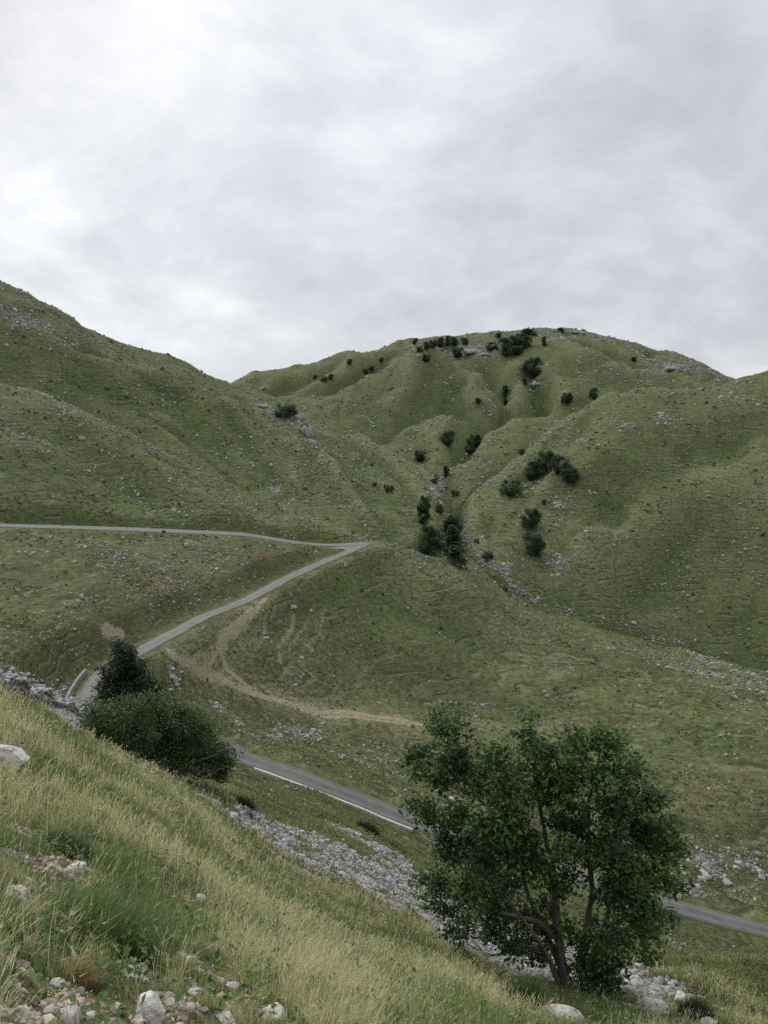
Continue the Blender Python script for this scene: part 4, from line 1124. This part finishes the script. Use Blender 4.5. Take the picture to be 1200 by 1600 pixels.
far = [
 (649,540,11,'round','first small tree at the left end of the tree line under the summit',0),
 (656,551,12,'wide','low spreading tree on the ridge, left end of the dark row',1),
 (666,548,13,'round','second tree from the left in the dark ridge row',1),
 (676,545,14,'round','third tree from the left in the dark ridge row',1),
 (688,543,15,'round','fourth tree in the middle of the dark ridge row',1),
 (699,541,16,'tall','fifth tree, tallest of the dark ridge row',1),
 (709,542,15,'round','last tree at the right end of the dark ridge row',1),
 (716,561,19,'round','dark tree hanging just below the right end of the ridge row',1),
 (726,542,14,'round','lone tree between the ridge row and the pale summit rocks',0),
 (667,567,14,'round','lone small tree below the ridge row on the smooth middle hill',0),
 (769,549,17,'wide','broad tree right of the pale summit rocks',0),
 (779,529,9,'round','tiny tree on the skyline left of the summit grove',0),
 (789,547,19,'round','leftmost tree of the summit grove',2),
 (797,557,25,'wide','lowest tree at the foot of the summit grove',2),
 (804,547,22,'round','large middle tree of the summit grove',2),
 (812,537,16,'round','upper middle tree of the summit grove',2),
 (821,530,16,'round','tree near the top of the summit grove',2),
 (830,526,16,'wide','topmost tree of the summit grove, touching the skyline',2),
 (822,545,19,'round','right-hand tree in the lower summit grove',2),
 (809,556,16,'round','small tree tucked at the lower right of the summit grove',2),
 (850,542,15,'tall','narrow tree standing alone right of the summit grove',0),
 (876,521,9,'round','small bushy tree on the very summit skyline',0),
 (833,590,31,'round','large solitary round tree below the summit grove',0),
 (820,603,12,'tall','slim dark tree below the large solitary round tree',0),
 (789,621,18,'tall','dark tree at the head of the ravine on the summit face',0),
 (790,635,12,'tall','small dark tree lower in the same summit ravine',0),
 (747,632,10,'round','tiny dark tree on the smooth middle slope',0),
 (886,632,18,'round','left one of two trees behind the crest of the right hill',3),
 (928,624,17,'round','right one of two trees behind the crest of the right hill',3),
 (991,566,8,'round','tiny tree in the pale rocks on the right summit shoulder',0),
 (700,697,24,'round','round tree on the small spur above the gully',0),
 (742,703,26,'round','larger tree in the ravine right of the spur',4),
 (734,709,17,'wide','low tree touching the larger ravine tree on its left',4),
 (657,722,19,'round','lone tree low on the spur left of the gully mouth',0),
 (697,746,18,'tall','dark tree in the bottom of the gully between the spurs',0),
 (815,712,11,'round','tiny tree on the smooth flank of the gully spur',0),
 (833,750,30,'round','leftmost of the four dark trees in the arc on the right hill',5),
 (853,737,34,'round','tallest of the four dark trees in the arc on the right hill',5),
 (876,740,34,'wide','third of the four dark trees in the arc on the right hill',5),
 (891,756,26,'round','lowest right of the four dark trees in the arc',5),
 (799,775,32,'wide','broad flat-bottomed tree below left of the arc of four',0),
 (831,827,35,'round','upper one of two dark trees one above the other by the gully',6),
 (834,870,40,'round','lower rounder one of two dark trees one above the other',6),
 (664,820,46,'tall','tall dark tree farthest up of the gully group',7),
 (671,868,50,'round','round tree at the left of the gully group',7),
 (706,882,60,'wide','big dark conical tree in front in the gully group',7),
 (705,862,58,'tall','tall tree top behind the big conical tree in the gully',7),
 (762,874,16,'wide','low bush on the bank right of the gully group',0),
 (687,803,15,'round','small bush between boulders in the upper gully',0),
 (608,768,14,'wide','small dark shrub on the rocky rim left of the gully',0),
 (492,593,7,'round','tiny dark tree, leftmost of three on the far left ridge',8),
 (506,597,11,'wide','low dark clump, middle of three on the far left ridge',8),
 (517,594,9,'round','small dark clump, right of three on the far left ridge',8),
 (546,570,9,'round','tiny tree alone higher on the far left ridge',0),
 (571,585,10,'wide','left one of two dark shrubs on the far middle ridge',9),
 (581,581,9,'round','right one of two dark shrubs on the far middle ridge',9),
 (596,567,8,'round','tiny shrub at the top of the far middle ridge',0),
 (447,656,34,'wide','dark shrub sheltering against the rocky outcrop on the left hill',0),
 (98,826,7,'wide','tiny dark shrub on the verge of the upper road near its left end',0),
 (256,834,6,'wide','tiny dark shrub on the verge halfway along the upper road',0),
 (850,790,9,'round','tiny bush below the arc of four trees',0),
 (712,775,12,'wide','low bush in the gully right above the tall far tree',0),
 (745,850,10,'wide','low bush between the gully trees and the stony bank',0),
 (790,925,9,'wide','tiny bush at the stream stones below the gully trees',0),
 (680,757,10,'round','tiny bush at the mouth of the upper ravine',0),
 (585,760,8,'wide','tiny shrub on the left spur above the junction',0),
]
grp_names = {1: 'dark row of trees on the ridge', 2: 'summit grove', 3: 'two trees behind the right hill crest', 4: 'two touching ravine trees', 5: 'arc of four dark trees on the right hill', 6: 'two dark trees by the gully', 7: 'group of trees in the gully', 8: 'three dark clumps on the far left ridge', 9: 'two shrubs on the far middle ridge'}
for k, (px, py, hp, kind, lab, gi) in enumerate(far):
    q = hit(px, py - 1, rmin=150); D = math.hypot(q[0], q[1])
    if kind == 'wide' and 'conical' in lab: kind = 'pine'
    tm, cm = PT[kind][k % 2]
    shrub = 'shrub' in lab or 'bush' in lab
    rt = bpy.data.objects.new('shrub' if shrub else 'tree', None); COL.objects.link(rt); rt.location = q - np.array([0, 0, .06 * hp * D / 1200])
    s_ = hp * D / 1200 * 1.04
    wdt = {'round': 1.15, 'tall': 1.0, 'wide': 1.05, 'pine': 1.25}[kind] * random.uniform(.92, 1.1)
    rt.scale = (s_ * wdt, s_ * wdt, s_ * 1.08); rt.rotation_euler = (0, 0, random.uniform(0, 6.28))
    rt['label'] = lab; rt['category'] = 'shrub' if shrub else 'tree'
    if gi: rt['group'] = grp_names[gi]
    link('trunk', tm, parent=rt); link('crown', cm, parent=rt)

# ------------------------------------------------------------------ turf tufts on the hills
wt = UNI * INF * offroad * (.10 + sstep(.05, .8, fbm(X / 9, Y / 9, 81, 4))) * (rr[None, :] > 45) * (1 - np.clip(M_track, 0, 1)) * sstep(700, 200, rr)[None, :]
p, i, j = sample_cells(wt, 23000)
D_ = np.hypot(p[:, 0], p[:, 1]); n = len(p)
green = tints(n, (.050, .064, .024), (.125, .140, .056), .2)
link('turf_tufts', stones_mesh('turf_tufts', p, (rng.gamma(1.6, .00036, n) + .00055) * D_, green, m_tuft, (.5, 1.0), sink=.1), kind='stuff',
     label='rough tufts of grass and low herbs dotted over the hillsides', cat='tufts')

# ------------------------------------------------------------------ grass blades
def blades(name, p, hgt, wid, col, lean, mat=m_grass, wind=(.25, .05)):
    n = len(p); th = rng.uniform(0, 2 * np.pi, n)
    d = np.stack([np.cos(th), np.sin(th)], 1) * lean[:, None] + np.array(wind)
    ft = rng.uniform(0, 2 * np.pi, n); w_ = np.stack([np.cos(ft), np.sin(ft), np.zeros(n)], 1) * wid[:, None] * .5
    L = np.linalg.norm(np.concatenate([d, np.ones((n, 1))], 1), axis=1)
    wind_ok = True
    z1 = np.stack([d[:, 0] * .30, d[:, 1] * .30, np.full(n, .55)], 1) * hgt[:, None] / (L[:, None] ** .5)
    z2 = np.stack([d[:, 0], d[:, 1], np.full(n, 1.) - .35 * lean], 1) * hgt[:, None] / (L[:, None] ** .5)
    p = p - np.array([0, 0, .01])
    V = np.stack([p - w_, p + w_, p + z1 + w_ * .75, p + z1 - w_ * .75, p + z2], 1).reshape(-1, 3)
    a = (np.arange(n) * 5)[:, None]
    F = np.concatenate([a + [0, 1, 2], a + [0, 2, 3], a + [3, 2, 4]], 1).reshape(-1, 3)
    cb = col * .75; cc = np.stack([cb, cb, col, col, col * 1.12], 1).reshape(-1, 3)  # blade roots darkened in the tint to stand for self-shadow
    return mesh_np(name, V, F, mat, False, {'tint': cc})
BASEC = None
near = (rr[None, :] < 36) & (rr[None, :] > 1.6)
slack = np.zeros_like(INF)
slack[:, 5:] = INF[:, :-5]; slack = (slack | INF)
bare = sstep(.52, .16, M_soil) * np.clip(1.06 - M_scree * 1.4, .04, 1)
for q_, rad_ in clear:
    bare = bare * sstep(.75, 1.25, np.hypot(X - q_[0] * (1 - .5 * rad_ / math.hypot(q_[0], q_[1])), Y - q_[1] * (1 - .5 * rad_ / math.hypot(q_[0], q_[1]))) / rad_)
bareb = blur(sstep(.42, .08, M_soil), 7, 7)
# patches of dry, yellow-green and blue-green grass
fdry = fbm(X / 2.6, Y / 2.6, 101, 3); fgr_ = fbm(X / 1.5 + 9, Y / 1.5, 102, 2)
wt = UNI * slack * near * bare * (.65 + .5 * sstep(-.4, .3, fbm(X / .8, Y / .8, 103, 2)))
n = 300000
p, i, j = sample_cells(wt, n)
D_ = np.hypot(p[:, 0], p[:, 1])
dry = sstep(-.32, .55, fdry[i, j] + .45 * gnoise(p[:, 0] / .3, p[:, 1] / .3, 204) + .28 * rng.normal(size=n)); blu = sstep(-.15, .4, fgr_[i, j] + .2 * rng.normal(size=n))
cg = np.array([.18, .225, .075]); cy = np.array([.54, .50, .27]); cbl = np.array([.11, .165, .070])
colr = cg * (1 - dry[:, None]) + cy * dry[:, None]
colr = colr * (1 - .6 * blu[:, None]) + cbl * .6 * blu[:, None]
colr = colr * rng.uniform(.7, 1.3, (n, 1))
hg = (.035 + rng.gamma(2.0, .040, n).clip(0, .3)) * (1 + .2 * dry) * (.30 + .70 * bareb[i, j]) * (1 + .75 * fbm(p[:, 0] / .45, p[:, 1] / .45, 203, 2)).clip(.35, 1.9) * np.interp(D_, [2, 8, 20, 35], [1.0, 1., .85, .7])
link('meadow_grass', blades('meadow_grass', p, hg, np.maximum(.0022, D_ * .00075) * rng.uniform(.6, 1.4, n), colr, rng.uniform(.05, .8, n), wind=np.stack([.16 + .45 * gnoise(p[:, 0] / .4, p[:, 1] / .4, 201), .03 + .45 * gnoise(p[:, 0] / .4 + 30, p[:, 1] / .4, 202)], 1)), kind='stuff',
     label='long green and straw-coloured grass of the foreground slope', cat='grass')
# flowering stems, taller and paler
wt2 = wt * (sstep(-.1, .6, fdry + .5 * fbm(X / .5, Y / .5, 131, 2)) + .05) * (rr[None, :] < 24)
n = 11000
p, i, j = sample_cells(wt2, n); D_ = np.hypot(p[:, 0], p[:, 1])
colr = np.array([.62, .55, .34]) * rng.uniform(.6, 1.25, (n, 1)) * np.where(rng.random((n, 1)) < .25, np.array([.65, .8, .55]), 1)
hg = rng.uniform(.18, .42, n)
st_ = blades('dry_stems', p, hg, np.maximum(.0026, D_ * .0007), colr, rng.uniform(.05, .55, n), wind=(.18, .04))
# seed heads sit on the stems' upper third
nv = len(st_.vertices); co = np.empty(nv * 3, np.float32); st_.vertices.foreach_get('co', co); co = co.reshape(-1, 5, 3)
tip = co[:, 4]; midp = (co[:, 2] + co[:, 3]) / 2; dv = tip - midp
w3 = np.cross(dv, [0, 1, 0]); w3 /= np.linalg.norm(w3, axis=1)[:, None] + 1e-9; w3 *= np.maximum(.0022, D_ * .0005)[:, None] * rng.uniform(.5, 1.0, (n, 1))
Vh = np.stack([midp + dv * .55, midp + dv * .8 + w3, tip + dv * .12, midp + dv * .8 - w3], 1).reshape(-1, 3)
so = link('dry_grass_stems', st_, kind='stuff', label='pale dry flowering grass stems standing above the meadow', cat='grass stems')
link('seed_heads', mesh_np('seed_heads', Vh, np.arange(n * 4).reshape(n, 4), m_grass, False, {'tint': np.repeat(colr * 1.15, 4, 0).clip(0, .7)}), parent=so)

# short verge grass from the scree down to the lower road and around it
vz = (rr[None, :] > 20) & (rr[None, :] < 130)
wt = UNI * slack * vz * np.clip(1 - M_scree * 1.3, 0, 1) * offroad * (.3 + sstep(-.3, .4, fbm(X / 3, Y / 3, 111, 3)))
n = 110000
p, i, j = sample_cells(wt, n); D_ = np.hypot(p[:, 0], p[:, 1])
dk = sstep(-.2, .4, fbm(X / 2.2, Y / 2.2, 112, 3))[i, j]
gm = M_green_shade[i, j][:, None]
colr = (np.array([.175, .180, .070]) * (1 - dk[:, None]) + np.array([.070, .090, .034]) * dk[:, None]) * rng.uniform(.7, 1.3, (n, 1))
colr = colr * (1 - .7 * gm) + np.array([.16, .22, .07]) * rng.uniform(.8, 1.2, (n, 1)) * .7 * gm
colr = np.where(rng.random((n, 1)) < .12, np.array([.24, .20, .11]), colr)
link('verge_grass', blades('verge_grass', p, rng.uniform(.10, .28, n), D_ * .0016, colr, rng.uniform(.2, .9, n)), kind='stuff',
     label='short rough grass between the scree and the lower road', cat='grass')

# tussocks and clumps
def tussock(px, py, wpx, hpx, n, c0, c1, lab, rm=2, name='grass_tussock', cat='tussock', wid=.0035):
    q = hit(px, py, rmin=rm); D = math.hypot(q[0], q[1]); R_ = wpx * D / 2400; Hh = hpx * D / 1200
    a = rng.uniform(0, 6.28, n); r_ = R_ * np.sqrt(rng.random(n)) * .8
    x = q[0] + np.cos(a) * r_; y = q[1] + np.sin(a) * r_ * .8
    p = np.stack([x, y, height(x, y)], 1)
    me = blades(name, p - q, Hh * rng.uniform(.5, 1.15, n) * (1 - .35 * r_ / R_), np.full(n, max(wid, D * .0008)), tints(n, c0, c1, .2), rng.uniform(.05, .6, n) + .35 * r_ / R_)
    link(name, me, label=lab, cat=cat, loc=q, group='straw grass tufts' if name == 'straw_tuft' else None)
tussock(165, 1478, 190, 105, 3000, (.035, .075, .018), (.16, .24, .07), 'big dark green grass tussock beside the bare soil')
tussock(5, 1460, 90, 70, 1300, (.04, .08, .02), (.15, .22, .07), 'dark green tussock cut by the left edge')
tussock(235, 1475, 90, 70, 1100, (.035, .075, .025), (.13, .20, .07), 'bluish green tussock right of the big dark tussock')
tussock(110, 1330, 90, 36, 1500, (.05, .08, .04), (.10, .13, .06), 'soft grey-green tuft above the yellow-edged stone')
tussock(130, 1540, 60, 60, 700, (.25, .19, .09), (.42, .34, .18), 'tuft of straw-coloured dead grass at the lower left')
for px, py, wp, hp in ((120, 1525, 26, 95), (100, 1470, 20, 90), (160, 1480, 24, 90), (45, 1500, 20, 80), (60, 1440, 18, 80), (430, 1530, 26, 50), (520, 1500, 26, 45), (560, 1570, 40, 60), (640, 1560, 30, 45)):
    tussock(px, py, wp, hp, 46, (.40, .33, .19), (.62, .54, .34), 'sparse tuft of tall straw-coloured grass stems in the foreground meadow', name='straw_tuft', cat='grass tuft', wid=.0045)
tussock(820, 1578, 62, 60, 2600, (.025, .055, .014), (.055, .105, .025), 'rounded bright green clump left of the big tree foot', rm=9)
tussock(1085, 1590, 60, 40, 1200, (.02, .04, .016), (.05, .08, .03), 'dark leafy clump between the white rocks at bottom right', rm=12)
tussock(575, 1300, 44, 22, 700, (.022, .036, .016), (.045, .06, .026), 'small dark shrubby clump above the scree', rm=22)
tussock(385, 1262, 40, 24, 500, (.03, .045, .02), (.06, .08, .03), 'green clump at the upper end of the scree', rm=20)
tussock(730, 1500, 40, 22, 500, (.03, .05, .02), (.06, .08, .03), 'low green clump where scree meets meadow', rm=12)

# wild flowers
wt = UNI * INF * near * bare * (rr[None, :] < 18) * (rr[None, :] > 3)
n = 800
p, i, j = sample_cells(wt, n); D_ = np.hypot(p[:, 0], p[:, 1])
hs = rng.uniform(.12, .26, n)
k_ = 9
off = rng.normal(0, 1, (n, k_, 3)) * np.array([1, 1, .25]) * (np.minimum(.018, D_ * .0022))[:, None, None]
C_ = (p[:, None] + off + np.stack([hs * .2, 0 * hs, hs], 1)[:, None]).reshape(-1, 3)
yel = rng.random(n) < .3
tc_ = np.where(yel[:, None], np.array([.62, .52, .06]), np.array([.62, .62, .52]))
fl_ = leaves_mesh('wildflowers', C_, np.repeat(np.maximum(.006, D_ * .0011), k_) * rng.uniform(.7, 1.2, n * k_), np.repeat(tc_, k_, 0), m_grass, .9, 1.5)
link('wildflowers', fl_, kind='stuff', label='small white and yellow flower heads scattered in the meadow grass', cat='flowers')


# broad-leaved herbs among the grass
wt = UNI * INF * near * (bare + .3 * (M_soil > .2)) * (.15 + sstep(.0, .5, fbm(X / .6, Y / .6, 121, 2))) * (rr[None, :] < 22)
n = 1300; k_ = 18
p, i, j = sample_cells(wt, n); D_ = np.hypot(p[:, 0], p[:, 1])
sz = rng.uniform(.03, .095, n) * (1 + .02 * D_)
off = rng.normal(0, 1, (n, k_, 3)) * sz[:, None, None] * np.array([1, 1, .7]); off[..., 2] = np.abs(off[..., 2]) + .02
tc_ = tints(n, (.05, .10, .03), (.16, .24, .08), .15)
link('meadow_herbs', leaves_mesh('meadow_herbs', (p[:, None] + off).reshape(-1, 3), np.repeat(sz * .62, k_) * rng.uniform(.6, 1.3, n * k_), np.repeat(tc_, k_, 0), m_grass, .5, .8), kind='stuff',
     label='small broad-leaved herbs growing between the grasses of the foreground', cat='herbs')

# rock outcrops that break out of the hills
for k, (px, py, wp, hp, lab) in enumerate([
   (480, 672, 18, 34, 'steep pale rock face on the left hill below the sheltered dark shrub'),
   (466, 652, 20, 16, 'grey rocky knob behind the sheltered dark shrub on the left hill'),
   (490, 690, 12, 16, 'small rock step at the foot of the steep pale rock face'),
   (408, 634, 26, 8, 'low ledge of rock left of the sheltered dark shrub'),
   (740, 548, 34, 9, 'broad pale rock ledge between the tree rows under the summit'),
   (756, 553, 18, 7, 'short rock ledge just below the broad summit ledge'),
   (838, 599, 16, 9, 'pale rocks at the foot of the large solitary round tree'),
   (1052, 575, 26, 9, 'long pale rock band on the right summit shoulder'),
   (1020, 562, 20, 7, 'short rock band above the long one on the right summit shoulder'),
   (905, 519, 24, 6, 'weathered rocks along the summit crest right of the top'),
   (1034, 650, 10, 8, 'white rock high on the face of the right hill'),
   (872, 792, 12, 11, 'white rock cluster on the right hill below the arc of trees'),
   (796, 906, 12, 9, 'pale stream boulder in the gully below the tree group'),
   (276, 1062, 12, 26, 'grey broken rock standing behind the rounded bush'),
   (1103, 1370, 18, 12, 'broad pale rock above the road near the right edge')]):
    q = hit(px, py + hp * .3, rmin=60); D = math.hypot(q[0], q[1])
    Vs, Fs, o_ = [], [], 0
    for c_ in range(5):
        V_, F_ = rock_verts(3, 700 + k * 9 + c_, 10); V_ = V_ / np.abs(V_).max(0)
        f = random.uniform(.35, .62)
        V_ = V_ * np.array([wp * f, (wp + hp) * .3, hp * random.uniform(.5, .95)]) * D / 2400 + np.array([random.uniform(-.55, .55) * wp, random.uniform(-.1, .4) * wp, random.uniform(-.25, .15) * hp]) * D / 2400 * 1.2
        Vs.append(V_); Fs.append(F_ + o_); o_ += len(V_)
    link('rock_outcrop', mesh_np('rock_outcrop', np.vstack(Vs), np.vstack(Fs), m_rockh, False), label=lab, cat='rock outcrop', loc=(q[0], q[1], q[2] + hp * .15 * D / 1200))
